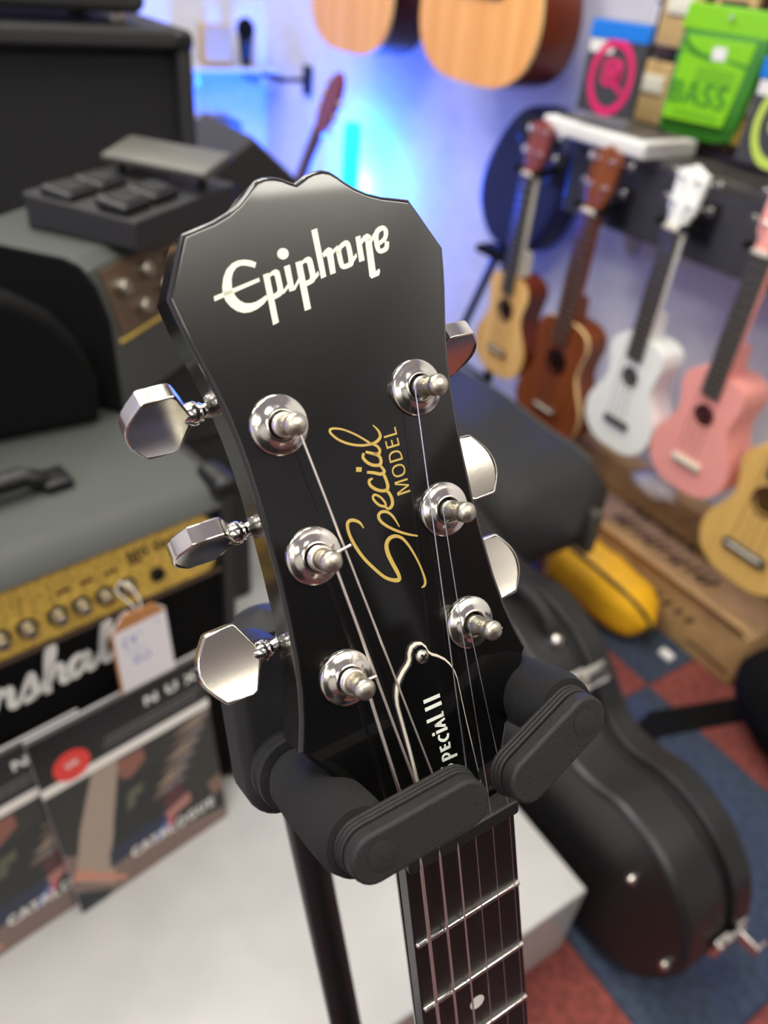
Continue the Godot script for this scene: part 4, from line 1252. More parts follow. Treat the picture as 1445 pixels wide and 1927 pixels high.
func floor_things() -> void:
	var b := MB.new()
	# ---------------- cardboard boxes along the wall
	var cb := thing("cardboard_box", "long low cardboard box with dark print, on the floor under the ukuleles", "box", Vector3(1.345, 0, -0.87))
	b = MB.new()
	b.box(Vector3(0, 0.065, 0), Vector3(0.19, 0.13, 0.83), 0.002)
	obj("carton", b, M.cardboard, cb)
	b = MB.new()
	b.xf = Transform3D(Basis(Vector3.BACK, 0.05), Vector3(0.02, 0.136, 0.0))
	b.box(Vector3.ZERO, Vector3(0.145, 0.003, 0.82), 0.0008)
	obj("top_flap", b, M.cardboard, cb)
	b = MB.new()
	b.ext(PackedVector2Array([Vector2(-0.094, 0.13), Vector2(-0.097, 0.128), Vector2(-0.115, 0.155), Vector2(-0.112, 0.157)]), -0.2, 0.4, 0.0005)
	obj("front_flap", b, M.cardboard, cb)
	var up := Basis(Vector3(0, 0, 1), Vector3(1, 0, 0), Vector3(0, 1, 0))
	b = MB.new()
	var rng := RandomNumberGenerator.new()
	rng.seed = 5
	b.xf = Transform3D(up, Vector3(-0.005, 0.1385, 0.0))
	for r in 2:
		var x := -0.02 if r == 0 else 0.0
		for k in [11, 12][r]:
			var wdt := rng.randf_range(0.014, 0.024)
			b.stroke([x, (0.03 if r == 0 else -0.04) + rng.randf_range(-0.004, 0.004), wdt * 0.6, x + wdt * 0.6, (0.058 if r == 0 else -0.01) + rng.randf_range(-0.004, 0.004), wdt * 0.5], 0.0, 0.0006, 1.0)
			if k % 3 == 1: b.stroke([x, 0.03 if r == 0 else -0.04, 0.008, x + wdt, 0.03 if r == 0 else -0.04, 0.008], 0.0, 0.0006, 1.0)
			x += wdt * 1.3
	obj("print", b, M.card_print, cb).set_meta("kind", "stuff")
	b = MB.new()
	b.xf = Transform3D(Basis(Vector3(0, 0, 1), Vector3(0, 1, 0), Vector3(-1, 0, 0)), Vector3(-0.0951, 0.0, 0.0))
	for k in 7: b.stroke([0.1 + 0.03 * k, 0.07, 0.01, 0.115 + 0.03 * k, 0.085, 0.009], 0.0, 0.0004, 1.0)
	b.stroke([0.3, 0.03, 0.008, 0.4, 0.028, 0.008], 0.0, 0.0004, 1.0)
	obj("side_print", b, M.card_print, cb)
	var c2 := thing("cardboard_carton", "narrow cardboard carton lying on the low box against the wall", "box", Vector3(1.435, 0.0, -0.94))
	c2.position = Vector3(1.405, 0.1455, -0.87)
	b = MB.new()
	b.box(Vector3(0, 0.04, 0), Vector3(0.06, 0.08, 0.83), 0.002)
	obj("carton", b, M.cardboard, c2)
	# crumpled paper
	b = MB.new()
	var rows := []
	rng.seed = 9
	for i in 7:
		var row := []
		for k in 14:
			var a := TAU * k / 14
			var rr: float = [0.004, 0.03, 0.042, 0.045, 0.036, 0.02, 0.004][i] * rng.randf_range(0.7, 1.25)
			row.append(Vector3(1.272 + rr * 0.45 * cos(a), 0.262 + 0.011 * i + rng.randf_range(-0.003, 0.003), -0.775 + rr * 1.3 * sin(a)))
		rows.append(row)
	b.loft(rows)
	var pt := obj("paper_tag", b, M.paper)
	tag(pt, "crumpled white paper tag hanging by a thread from the pink ukulele", "paper tag")
	b = MB.new()
	b.tube([Vector3(1.272, 0.325, -0.77), Vector3(1.274, 0.36, -0.74), Vector3(1.2765, 0.40, -0.72)], 0.0012, 6)
	obj("thread", b, M.white, pt)

	# ---------------- yellow bag
	var yb := thing("yellow_bag", "bright yellow padded bag with a dark zip, on the floor against the cardboard box", "bag", Vector3(1.175, 0, -0.79), 0.0)
	b = MB.new()
	rows = []
	for i in 15:
		var f := i / 14.0
		var z := lerpf(-0.185, 0.175, f)
		var k := pow(1.0 - pow(absf(f * 2.0 - 1.0), 4.5), 0.5) if i > 0 and i < 14 else 0.12
		k = maxf(k, 0.12)
		var row := []
		for q in MB.rrect(0.125, 0.13, 0.05, 5):
			row.append(Vector3(q.x * k + 0.012 * (1 - f), 0.066 + q.y * k + (0.003 * sin(7.0 * z * 9.0) if q.y > 0 else 0.0), z))
		rows.append(row)
	b.loft(rows)
	obj("shell", b, M.yellow, yb)
	b = MB.new()
	var zp := []
	for i in 24:
		var f := i / 23.0
		var z := lerpf(-0.18, 0.172, f)
		var k := maxf(pow(maxf(0.0, 1.0 - pow(absf(f * 2.0 - 1.0), 4.5)), 0.5), 0.1)
		zp.append(Vector3(-0.038 * k + 0.012 * (1 - f), 0.066 + 0.0588 * k, z))
	zp.append(Vector3(-0.02, 0.066, 0.178))
	zp.append(Vector3(-0.012, 0.03, 0.176))
	b.tube(zp, 0.0055, 6)
	obj("zip", b, M.zip, yb)
	b = MB.new()
	b.box(Vector3(1.2, 0.006, -0.575), Vector3(0.02, 0.012, 0.03), 0.003)
	tag(obj("paper_label", b, M.paper), "small white label lying on the carpet at the end of the yellow bag", "label")

	# ---------------- black gig bag on a low metal stool
	var st := thing("low_stool", "low metal stool under the black gig bag", "stool", Vector3(0.905, 0, -1.04))
	b = MB.new()
	b.box(Vector3(0, 0.238, 0), Vector3(0.18, 0.014, 0.56), 0.004)
	obj("seat", b, M.black_metal, st)
	for s in [-1, 1]:
		for z in [-1, 1]:
			b = MB.new()
			b.cyl(Vector3(s * 0.085, 0.232, z * 0.25), Vector3(s * 0.1, 0.0, z * 0.27), 0.009, 10)
			obj("leg", b, M.satin_metal, st)
	var gb := thing("gig_bag", "thick padded black gig bag lying on a low stool beside the ukuleles", "bag", Vector3(0.917, 0.2502, -1.05))
	b = MB.new()
	rows = []
	for i in 21:
		var f := i / 20.0
		var z := lerpf(-0.36, 0.37, f)
		var k := maxf(0.06, pow(maxf(0.0, 1.0 - pow(absf(f * 2.0 - 1.0), 7.0)), 0.5))
		var row := []
		for q in MB.rrect(0.265, 0.205, 0.075, 6):
			row.append(Vector3(q.x * (0.55 + 0.45 * k) * minf(1.0, k * 1.6), 0.1025 + q.y * k + 0.004 * sin(z * 22.0 + q.x * 9.0) * k, z))
		rows.append(row)
	b.loft(rows)
	obj("bag", b, M.bag_grey, gb)
	b = MB.new()
	var seam := []
	for i in range(2, 19): seam.append(rows[i][4] + Vector3(0.001, 0.001, 0))
	b = MB.new()
	b.tube(seam, 0.0035, 6)
	obj("piping", b, M.tolex_grey, gb)
	b = MB.new()
	b.box(Vector3(0.06, 0.085, 0.352), Vector3(0.02, 0.09, 0.04), 0.002)
	obj("webbing_loop", b, M.fret_grey, gb)

	# ---------------- hard guitar case
	var a := deg_to_rad(22.0)
	var hc := thing("guitar_case", "black guitar shaped hard case with chrome latches, standing on edge beside the white platform", "guitar case", Vector3(0.625, 0.15, -0.27))
	hc.basis = Basis(Vector3(0, sin(a), -cos(a)), Vector3(0, cos(a), sin(a)), Vector3(1, 0, 0))
	var half := [[0.0, 0.0], [0.005, 0.05], [0.025, 0.085], [0.06, 0.12], [0.11, 0.143], [0.16, 0.148], [0.21, 0.137], [0.25, 0.108], [0.285, 0.094], [0.32, 0.098], [0.36, 0.117], [0.41, 0.134], [0.46, 0.138], [0.51, 0.126], [0.55, 0.1], [0.6, 0.077], [0.68, 0.067], [0.8, 0.064], [0.92, 0.062], [0.98, 0.055], [1.0, 0.03], [1.003, 0.0]]
	var pts := []
	for q in half: pts.append(Vector2(q[0] - 0.15, q[1]))
	for i in range(half.size() - 2, 0, -1): pts.append(Vector2(half[i][0] - 0.15, -half[i][1]))
	var out := smooth(pts, 4)
	var e := MB.edges(out)
	b = MB.new()
	b.ext(MB.inset(out, e[0], 0.001), 0.0, 0.082, 0.012, 4, 0.5)
	obj("case_body", b, M.case_black, hc)
	b = MB.new()
	b.ext(MB.inset(out, e[0], 0.001), 0.088, 0.14, 0.012, 4, 0.5)
	obj("case_lid", b, M.case_black, hc)
	b = MB.new()
	b.ext(MB.inset(out, e[0], 0.006), 0.08, 0.09, 0.0, 3, 0.5)
	obj("seam", b, M.black, hc)
	b = MB.new()
	b.ext(MB.inset(out, e[0], -0.0025), 0.0905, 0.104, 0.003, 2, 0.5)
	obj("rim", b, M.case_black, hc)
	# latches, handle, feet
	var on := func(s: float) -> Array:     # point and outward normal on the upper edge at length s
		for i in out.size():
			var j := (i + 1) % out.size()
			if out[i].y > 0.02 and out[j].y > 0.0 and out[i].x <= s and out[j].x > s:
				var f: float = (s - out[i].x) / (out[j].x - out[i].x)
				return [out[i].lerp(out[j], f), (e[1][i][0] as Vector2)]
		return [Vector2(s, 0.06), Vector2(0, 1)]
	for s in [-0.137, 0.222]:
		var q: Array = on.call(s)
		var nn: Vector2 = q[1]
		var fr := Transform3D(Basis(Vector3(nn.y, -nn.x, 0), Vector3(nn.x, nn.y, 0), Vector3(0, 0, 1)), Vector3(q[0].x, q[0].y, 0.085))
		b = MB.new()
		b.xf = fr
		b.box(Vector3(0, 0.002, -0.022), Vector3(0.034, 0.005, 0.026), 0.0015)
		b.box(Vector3(0, 0.002, 0.022), Vector3(0.028, 0.005, 0.02), 0.0015)
		for k in [-1, 1]: b.cyl(Vector3(k * 0.012, 0.004, -0.024), Vector3(k * 0.012, 0.008, 0.02), 0.0025, 8)
		b.box(Vector3(0, 0.008, 0.0), Vector3(0.022, 0.004, 0.03), 0.0015)
		if s < 0:
			b.box(Vector3(0.0, 0.02, 0.012), Vector3(0.02, 0.028, 0.004), 0.0015)
			b.cyl(Vector3(-0.012, 0.006, -0.03), Vector3(0.012, 0.006, -0.03), 0.004, 10)
			b.box(Vector3(0, 0.034, 0.02), Vector3(0.018, 0.004, 0.02), 0.0015)
		obj("latch", b, M.chrome, hc)
	b = MB.new()
	var hp := []
	for i in 9:
		var f := i / 8.0
		hp.append(Vector3(lerpf(0.285, 0.40, f), 0.128 + 0.03 * (1 - pow(absf(f * 2 - 1), 2.5)) - 0.02 * f * f, 0.055))
	b.tube(hp, 0.011, 10)
	obj("handle", b, M.rubber, hc)
	for s in [0.285, 0.40]:
		var q: Array = on.call(s - 0.0)
		b = MB.new()
		b.ball(Vector3(q[0].x, q[0].y + 0.004, 0.055), Vector3(0.012, 0.009, 0.012), 12)
		obj("handle_stud", b, M.chrome, hc)
	for q in [[-0.022, 0.072], [-0.128, 0.034], [0.2, -0.06]]:
		b = MB.new()
		b.turned(Vector3(q[0], q[1], 0.001), Vector3(q[0], q[1], -1), [Vector2(0.008, 0), Vector2(0.008, 0.003), Vector2(0.005, 0.007), Vector2(0, 0.008)], 14)
		obj("metal_foot", b, M.chrome, hc)
	var cs := thing("small_black_box", "plain black box on the carpet under the far end of the guitar case", "box", Vector3(0.695, 0.0, -1.12))
	b = MB.new()
	b.box(Vector3(0, 0.19, 0), Vector3(0.16, 0.38, 0.2), 0.006)
	obj("body", b, M.tolex, cs)
	b = MB.new()
	b.box(Vector3(0, 0.3, 0.0), Vector3(0.164, 0.012, 0.204), 0.002)
	obj("trim_band", b, M.black_metal, cs)

	# ---------------- black round bag at the right, and its strap on the carpet
	var rb := thing("round_black_bag", "black round ended bag with a silver stud beside the cardboard box", "bag", Vector3(1.195, 0, -0.26))
	b = MB.new()
	rows = []
	for i in 13:
		var f := i / 12.0
		var row := []
		var k := maxf(0.05, sin(PI * clampf(f, 0.02, 0.98)))
		k = pow(k, 0.45)
		for j in 22:
			var g := TAU * j / 22
			row.append(Vector3(cos(g) * 0.1 * k, 0.005 + 0.24 * f, sin(g) * 0.17 * k))
		rows.append(row)
	b.loft(rows)
	obj("shell", b, M.black_soft, rb)
	b = MB.new()
	b.ball(Vector3(-0.03, 0.11, -0.148), Vector3(0.01, 0.012, 0.01), 12)
	obj("stud", b, M.chrome, rb)
	b = MB.new()
	b.ext(PackedVector2Array([Vector2(0.8, 0.375), Vector2(1.02, 0.438), Vector2(1.196, 0.382), Vector2(1.24, 0.425), Vector2(1.05, 0.489), Vector2(0.79, 0.44)]), 0.0, 0.004, 0.001)
	b.xf = Transform3D.IDENTITY
	for i in b.v.size(): b.v[i] = Vector3(b.v[i].x, b.v[i].z + 0.0005, -b.v[i].y)
	for i in b.n.size(): b.n[i] = Vector3(b.n[i].x, b.n[i].z, -b.n[i].y)
	tag(obj("webbing_strap", b, M.black_soft), "flat black webbing strap lying across the red and blue carpet", "strap")

const GB := Basis(Vector3(0.99735775, 0.06494601, 0.03255052), Vector3(-0.05405185, 0.96278302, -0.26481552), Vector3(-0.0485378, 0.2623564, 0.96374955))
const NUT := Vector3(0.11355973, 0.9256114, -0.09278912)
const DROP := 0.79           # from the nut down to the base of the body
const TILT := 0.2581

const HALF := [0, 206.6, 1.6, 207.3, 3.5, 208.3, 6, 209, 9, 209.2, 11.5, 208.5, 13.6, 207, 15.5, 205.3, 18, 203.4, 21.8, 201.4, 26, 199.9, 31, 198.8, 35.2, 197.8, 37.8, 193.0, 40.6, 187.6, 43.4, 182.4, 42.4, 176, 41.2, 170, 39.8, 164, 38.2, 157, 36.9, 149.5, 36.0, 142, 35.4, 134, 35.1, 125, 35.0, 113, 35.1, 102, 35.6, 90, 36.6, 77, 38.2, 66, 40.2, 57.5, 42.8, 49.2, 36.5, 39.5, 30, 29, 25.4, 19, 22.8, 9, 21.6, 0]

func guitar() -> void:
	var g := thing("electric_guitar", "glossy black electric guitar with chrome tuning keys, hung on the stand", "guitar")
	g.transform = Transform3D(GB, NUT - GB.y * DROP)
	var nk := Transform3D(Basis.IDENTITY, Vector3(0, DROP, 0))
	var hd := nk * Transform3D(Basis(Vector3(1, 0, 0), Vector3(0, cos(TILT), -sin(TILT)), Vector3(0, sin(TILT), cos(TILT))), Vector3(0, 0, -0.004))
	# ---- headstock
	var half := []
	for i in range(0, HALF.size(), 2): half.append(Vector2(HALF[i], HALF[i + 1]) * 0.001)
	half.reverse()
	var p := PackedVector2Array(mirrored(half))
	var b := MB.new()
	b.xf = hd
	b.ext(p, -0.0155, 0.0, 0.0016, 4, 0.88)
	var head := obj("headstock", b, M.lacquer, g)
	b = MB.new()
	b.xf = hd
	for q in LOGO_POLY:
		var o := PackedVector2Array()
		for i in range(0, q.size(), 2): o.append(Vector2(q[i], q[i + 1]) * 0.001)
		b.ext(o, 0.0, 0.00008)
	for q in LOGO_STROKE: b.stroke(q, 0.0, 0.00008, 0.001)
	obj("brand_lettering", b, M.logo_cream, head)
	b = MB.new()
	b.xf = hd
	for q in SCRIPT_STROKE: b.stroke(q, 0.0, 0.00008, 0.001, 6)
	obj("gold_script", b, M.logo_gold, head)
	var tx := Vector3(0.005, 1.0, 0).normalized()
	text("gold_lettering", "MODEL", 0.0048, 0.00008, M.logo_gold, head, hd * Transform3D(Basis(tx, Vector3(0, 0, 1).cross(tx), Vector3(0, 0, 1)), Vector3(0.0106, 0.1233, 0.00004)), "Droid Sans", 400)
	# ---- truss rod cover
	var cv := [Vector2(0, 67.2), Vector2(2.0, 66.6), Vector2(3.3, 64.8), Vector2(3.7, 63.0), Vector2(4.6, 61.8), Vector2(6.6, 60.4), Vector2(8.7, 58.4), Vector2(10.2, 56.0), Vector2(11.2, 53.2), Vector2(11.6, 50.4), Vector2(11.5, 46), Vector2(11.3, 36), Vector2(11.3, 24), Vector2(11.3, 10)]
	half = []
	for q in cv: half.append(q * 0.001)
	half.reverse()
	var co := PackedVector2Array()
	for q in mirrored(half): co.append(q + Vector2(0.0018, 0))
	var ce := MB.edges(co)
	b = MB.new()
	b.xf = hd
	b.ext(co, 0.0, 0.0012, 0.0003, 2, 0.7)
	var tc := obj("truss_rod_cover", b, M.bone, g)
	b = MB.new()
	b.xf = hd
	b.ext(MB.inset(co, ce[0], 0.0007), 0.0012, 0.0021, 0.0003, 2, 0.7)
	obj("black_layer", b, M.cover_black, tc)
	b = MB.new()
	b.xf = hd
	for q in COVER_STROKE: b.stroke(q, 0.0021, 0.0001, 0.001, 5)
	obj("white_lettering", b, M.print_grey, tc)
	b = MB.new()
	b.xf = hd
	b.turned(Vector3(0.0022, 0.0626, 0.0021), Vector3(0.0022, 0.0626, 1), [Vector2(0.0023, 0), Vector2(0.0023, 0.0005), Vector2(0.0019, 0.001), Vector2(0.001, 0.0013), Vector2(0, 0.0014)], 20, 0.6)
	obj("screw", b, M.satin_metal, tc)
	b = MB.new()
	b.xf = hd * Transform3D(Basis(Vector3.BACK, 0.5), Vector3(0.0022, 0.0626, 0.0034))
	b.box(Vector3.ZERO, Vector3(0.0026, 0.0007, 0.0004))
	b.box(Vector3.ZERO, Vector3(0.0007, 0.0026, 0.0004))
	obj("screw_slot", b, M.black, tc)
	# ---- neck, fingerboard, nut, frets, markers
	b = MB.new()
	var rows := []
	for i in 8:
		var f := i / 7.0
		var y := lerpf(0.016, -0.36, f) + DROP
		var hw := lerpf(0.0212, 0.0258, f)
		var row := []
		for k in 17:
			var a := PI + PI * k / 16
			row.append(Vector3(cos(a) * hw, y, -0.0062 + sin(a) * 0.0165))
		rows.append(row)
	b.loft(rows)
	obj("neck", b, M.lacquer, g)
	b = MB.new()
	b.xf = nk
	b.ext(PackedVector2Array([Vector2(-0.0216, 0.0), Vector2(-0.0283, -0.44), Vector2(0.0283, -0.44), Vector2(0.0216, 0.0)]), -0.0065, 0.0, 0.0008, 2)
	var fb := obj("fingerboard", b, M.rosewood, g)
	for i in 18:
		var s := 0.62865 * (1.0 - pow(2.0, -(i + 1) / 12.0))
		if s > 0.435: break
		var hw := 0.0216 + 0.0067 * s / 0.44
		b = MB.new()
		b.xf = nk
		b.cyl(Vector3(-hw + 0.0004, -s, 0.0002), Vector3(hw - 0.0004, -s, 0.0002), 0.0012, 10, 0.0006)
		obj("fret", b, M.chrome, fb)
	for i in [3, 5, 7, 9]:
		var s0 := 0.62865 * (1.0 - pow(2.0, -(i - 1) / 12.0))
		var s1 := 0.62865 * (1.0 - pow(2.0, -i / 12.0))
		b = MB.new()
		b.xf = nk
		b.turned(Vector3(0, -(s0 + s1) / 2, -0.0002), Vector3(0, -(s0 + s1) / 2, 1), [Vector2(0.0032, 0), Vector2(0.0032, 0.00035), Vector2(0, 0.00035)], 24)
		obj("inlay_dot", b, M.inlay, fb)
	b = MB.new()
	b.xf = nk
	b.box(Vector3(0, 0.003, -0.001), Vector3(0.0435, 0.006, 0.0075), 0.001)
	obj("nut", b, M.nut_black, g)
	# ---- body
	b = MB.new()
	b.ext(smooth([Vector2(0, 0), Vector2(0.1, 0.012), Vector2(0.158, 0.085), Vector2(0.155, 0.16), Vector2(0.108, 0.24), Vector2(0.112, 0.3), Vector2(0.13, 0.35), Vector2(0.105, 0.385), Vector2(0.06, 0.36), Vector2(0.03, 0.375), Vector2(-0.05, 0.43), Vector2(-0.115, 0.41), Vector2(-0.13, 0.34), Vector2(-0.108, 0.25), Vector2(-0.15, 0.17), Vector2(-0.155, 0.08), Vector2(-0.1, 0.012)], 6), -0.05, -0.008, 0.004, 3, 0.5)
	obj("body", b, M.lacquer, g)
	for y in [0.17, 0.3]:
		b = MB.new()
		b.box(Vector3(0, y, -0.004), Vector3(0.07, 0.036, 0.01), 0.002)
		obj("pickup", b, M.black, g)
	b = MB.new()
	b.box(Vector3(0, 0.125, -0.003), Vector3(0.08, 0.016, 0.012), 0.002)
	obj("bridge", b, M.chrome, g)
	# ---- tuning machines
	var posts := [[-1, 65.5], [-1, 104.4], [-1, 143.4], [1, 143.4], [1, 104.4], [1, 65.8]]
	var spin := [1.15, 0.3, 0.5, 0.4, 1.24, 1.14]
	var keyv := [76.5, 114.5, 152.0, 151.0, 110.0, 73.0]
	var post_top := []
	for i in 6:
		var s: float = posts[i][0]
		var v: float = posts[i][1] * 0.001
		var u := s * 0.0229
		var m := Node3D.new()
		m.name = "tuning_machine"
		g.add_child(m, true)
		b = MB.new()
		b.xf = hd
		b.turned(Vector3(u, v, 0), Vector3(u, v, 1), [Vector2(0.0087, 0), Vector2(0.0087, 0.0006), Vector2(0.0085, 0.0010), Vector2(0.0080, 0.0013), Vector2(0.0070, 0.0016), Vector2(0.0060, 0.0021), Vector2(0.0052, 0.0027), Vector2(0.0047, 0.0031), Vector2(0.0043, 0.0032), Vector2(0.0040, 0.0030), Vector2(0.0038, 0.0024), Vector2(0.0037, 0.0004)], 48, 0.7)
		obj("bushing", b, M.nickel, m)
		b = MB.new()
		b.xf = hd
		b.turned(Vector3(u, v, 0), Vector3(u, v, 1), [Vector2(0.0031, 0.0), Vector2(0.0031, 0.0060), Vector2(0.0025, 0.0072), Vector2(0.0023, 0.0082), Vector2(0.0026, 0.0095), Vector2(0.0031, 0.0102), Vector2(0.0032, 0.0134), Vector2(0.0027, 0.0142), Vector2(0.0012, 0.0147), Vector2(0, 0.0148)], 28, 0.75)
		obj("string_post", b, M.satin_metal, m)
		b = MB.new()
		b.xf = hd
		b.box(Vector3(u, v + 0.004, -0.0205), Vector3(0.018, 0.026, 0.010), 0.0025)
		obj("gear_housing", b, M.chrome, m)
		var kv: float = keyv[i] * 0.001
		var kz := -0.0195
		var x0: float = s * [0.0328, 0.0303, 0.0328, 0.0305, 0.0285, 0.0295][i]
		b = MB.new()
		b.xf = hd
		b.turned(Vector3(x0, kv, kz), Vector3(x0 + s, kv, kz), [Vector2(0.0038, 0), Vector2(0.0038, 0.0015), Vector2(0.0025, 0.0025), Vector2(0.0021, 0.0045), Vector2(0.0026, 0.0052), Vector2(0.0031, 0.0056), Vector2(0.0027, 0.0061), Vector2(0.0034, 0.0066), Vector2(0.0037, 0.0075), Vector2(0.0036, 0.0090), Vector2(0.0024, 0.0115), Vector2(0, 0.0120)], 20, 0.8)
		obj("key_shaft", b, M.chrome, m)
		# key plate: local x outwards, y across, z through
		b = MB.new()
		b.xf = hd * Transform3D(Basis(Vector3(s, 0, 0), Vector3(0, 1, 0), Vector3(0, 0, s)) * Basis(Vector3.RIGHT, s * (PI / 2 * (1.0 - spin[i])) * KEY_WAY[i]), Vector3(x0 + s * 0.0082, kv, kz))
		key_plate(b)
		obj("key_button", b, M.nickel, m)
		# string windings on the post
		b = MB.new()
		b.xf = hd
		var gauge: float = [0.00062, 0.00048, 0.00036, 0.00022, 0.00017, 0.00014][i]
		var turns := []
		var n := [2, 3, 3, 3, 3, 3][i] as int
		for k in n * 18 + 1:
			var a := -s * TAU * k / 18.0 + (PI if s > 0 else 0.0)
			turns.append(Vector3(u + cos(a) * (0.0029 + gauge), v + sin(a) * (0.0029 + gauge), 0.0040 + gauge * 2.1 * k / 18.0))
		b.tube(turns, gauge, 6)
		obj("string_winding", b, M.string_wound if i < 3 else M.string_plain, m)
		post_top.append(hd * Vector3(u - s * (0.0029 + gauge), v, 0.0045 + gauge))
	# ---- strings
	for i in 6:
		var gauge: float = [0.00062, 0.00048, 0.00036, 0.00023, 0.00018, 0.00015][i]
		var x := -0.0175 + 0.007 * i
		b = MB.new()
		b.tube([post_top[i], nk * Vector3(x, 0.006, 0.0022), nk * Vector3(x, 0.0, 0.0026), nk * Vector3(x * 1.14, -0.2, 0.0036), nk * Vector3(x * 1.43, -0.62, 0.006)], gauge, 8)
		obj("string", b, M.string_wound if i < 3 else M.string_plain, g)
	# cut ends of two strings
	for q in [[1, Vector3(-0.0205, 0.1052, 0.0092), Vector3(-0.0150, 0.1064, 0.0105)], [0, Vector3(-0.0215, 0.0662, 0.0092), Vector3(-0.0168, 0.0658, 0.0085)], [5, Vector3(0.0245, 0.0655, 0.0092), Vector3(0.0285, 0.0638, 0.0100)]]:
		b = MB.new()
		b.xf = hd
		b.cyl(q[1], q[2], [0.0005, 0.00048, 0, 0, 0, 0.00016][q[0]], 8)
		obj("string_end", b, M.string_wound, g)

const KEY_WAY := [1.0, 1.0, 1.0, 1.0, 1.0, 1.0]

func key_plate(b: MB) -> void:
	var W := 0.0116
	var pts := [Vector2(0, 0), Vector2(0.0012, -0.0026), Vector2(0.0050, -W + 0.0010), Vector2(0.0058, -W + 0.0002), Vector2(0.0070, -W), Vector2(0.0142, -W + 0.0002), Vector2(0.0152, -W + 0.0006), Vector2(0.0176, -0.0078), Vector2(0.0192, -0.0052), Vector2(0.0201, -0.0026), Vector2(0.0204, 0)]
	var o := PackedVector2Array(pts)
	for i in range(pts.size() - 2, 0, -1): o.append(Vector2(pts[i].x, -pts[i].y))
	b.ext(o, -0.0031, 0.0031, 0.0007, 2, 0.86, false, false)
	# cylindrical faces: thinner along the middle
	for way in [-1.0, 1.0]:
		var e := MB.edges(o)
		var inn := MB.inset(o, e[0], 0.0007)
		var lo := 1.0
		var hi := -1.0
		for q in inn: lo = minf(lo, q.y); hi = maxf(hi, q.y)
		var n := 28
		var span := func(y: float) -> Array:
			var a := 1.0
			var c := -1.0
			for i in inn.size():
				var p := inn[i]
				var q := inn[(i + 1) % inn.size()]
				if (p.y <= y and q.y >= y) or (q.y <= y and p.y >= y):
					var f := 0.0 if absf(q.y - p.y) < 1e-9 else (y - p.y) / (q.y - p.y)
					var x := lerpf(p.x, q.x, f)
					a = minf(a, x); c = maxf(c, x)
			return [a, c]
		for k in n:
			var y0 := lerpf(lo + 1e-6, hi - 1e-6, float(k) / n)
			var y1 := lerpf(lo + 1e-6, hi - 1e-6, float(k + 1) / n)
			var s0: Array = span.call(y0)
			var s1: Array = span.call(y1)
			var zz := func(y: float) -> float: return way * (0.0031 - 0.0006 * (1.0 - pow(y / W, 2)))
			var nn := func(y: float) -> Vector3: return Vector3(0, -0.0012 * y / W / W, 1.0).normalized() * Vector3(1, 1, way)
			b.quad(Vector3(s0[0], y0, zz.call(y0)), Vector3(s0[1], y0, zz.call(y0)), Vector3(s1[1], y1, zz.call(y1)), Vector3(s1[0], y1, zz.call(y1)), nn.call(y0), nn.call(y0), nn.call(y1), nn.call(y1))

func capsule_outline(a: Vector2, c: Vector2, r: float) -> PackedVector2Array:
	var o := PackedVector2Array()
	var d := (c - a).angle()
	for k in 13: o.append(c + Vector2.from_angle(d - PI / 2 + PI * k / 12) * r)
	for k in 13: o.append(a + Vector2.from_angle(d + PI / 2 + PI * k / 12) * r)
	return o

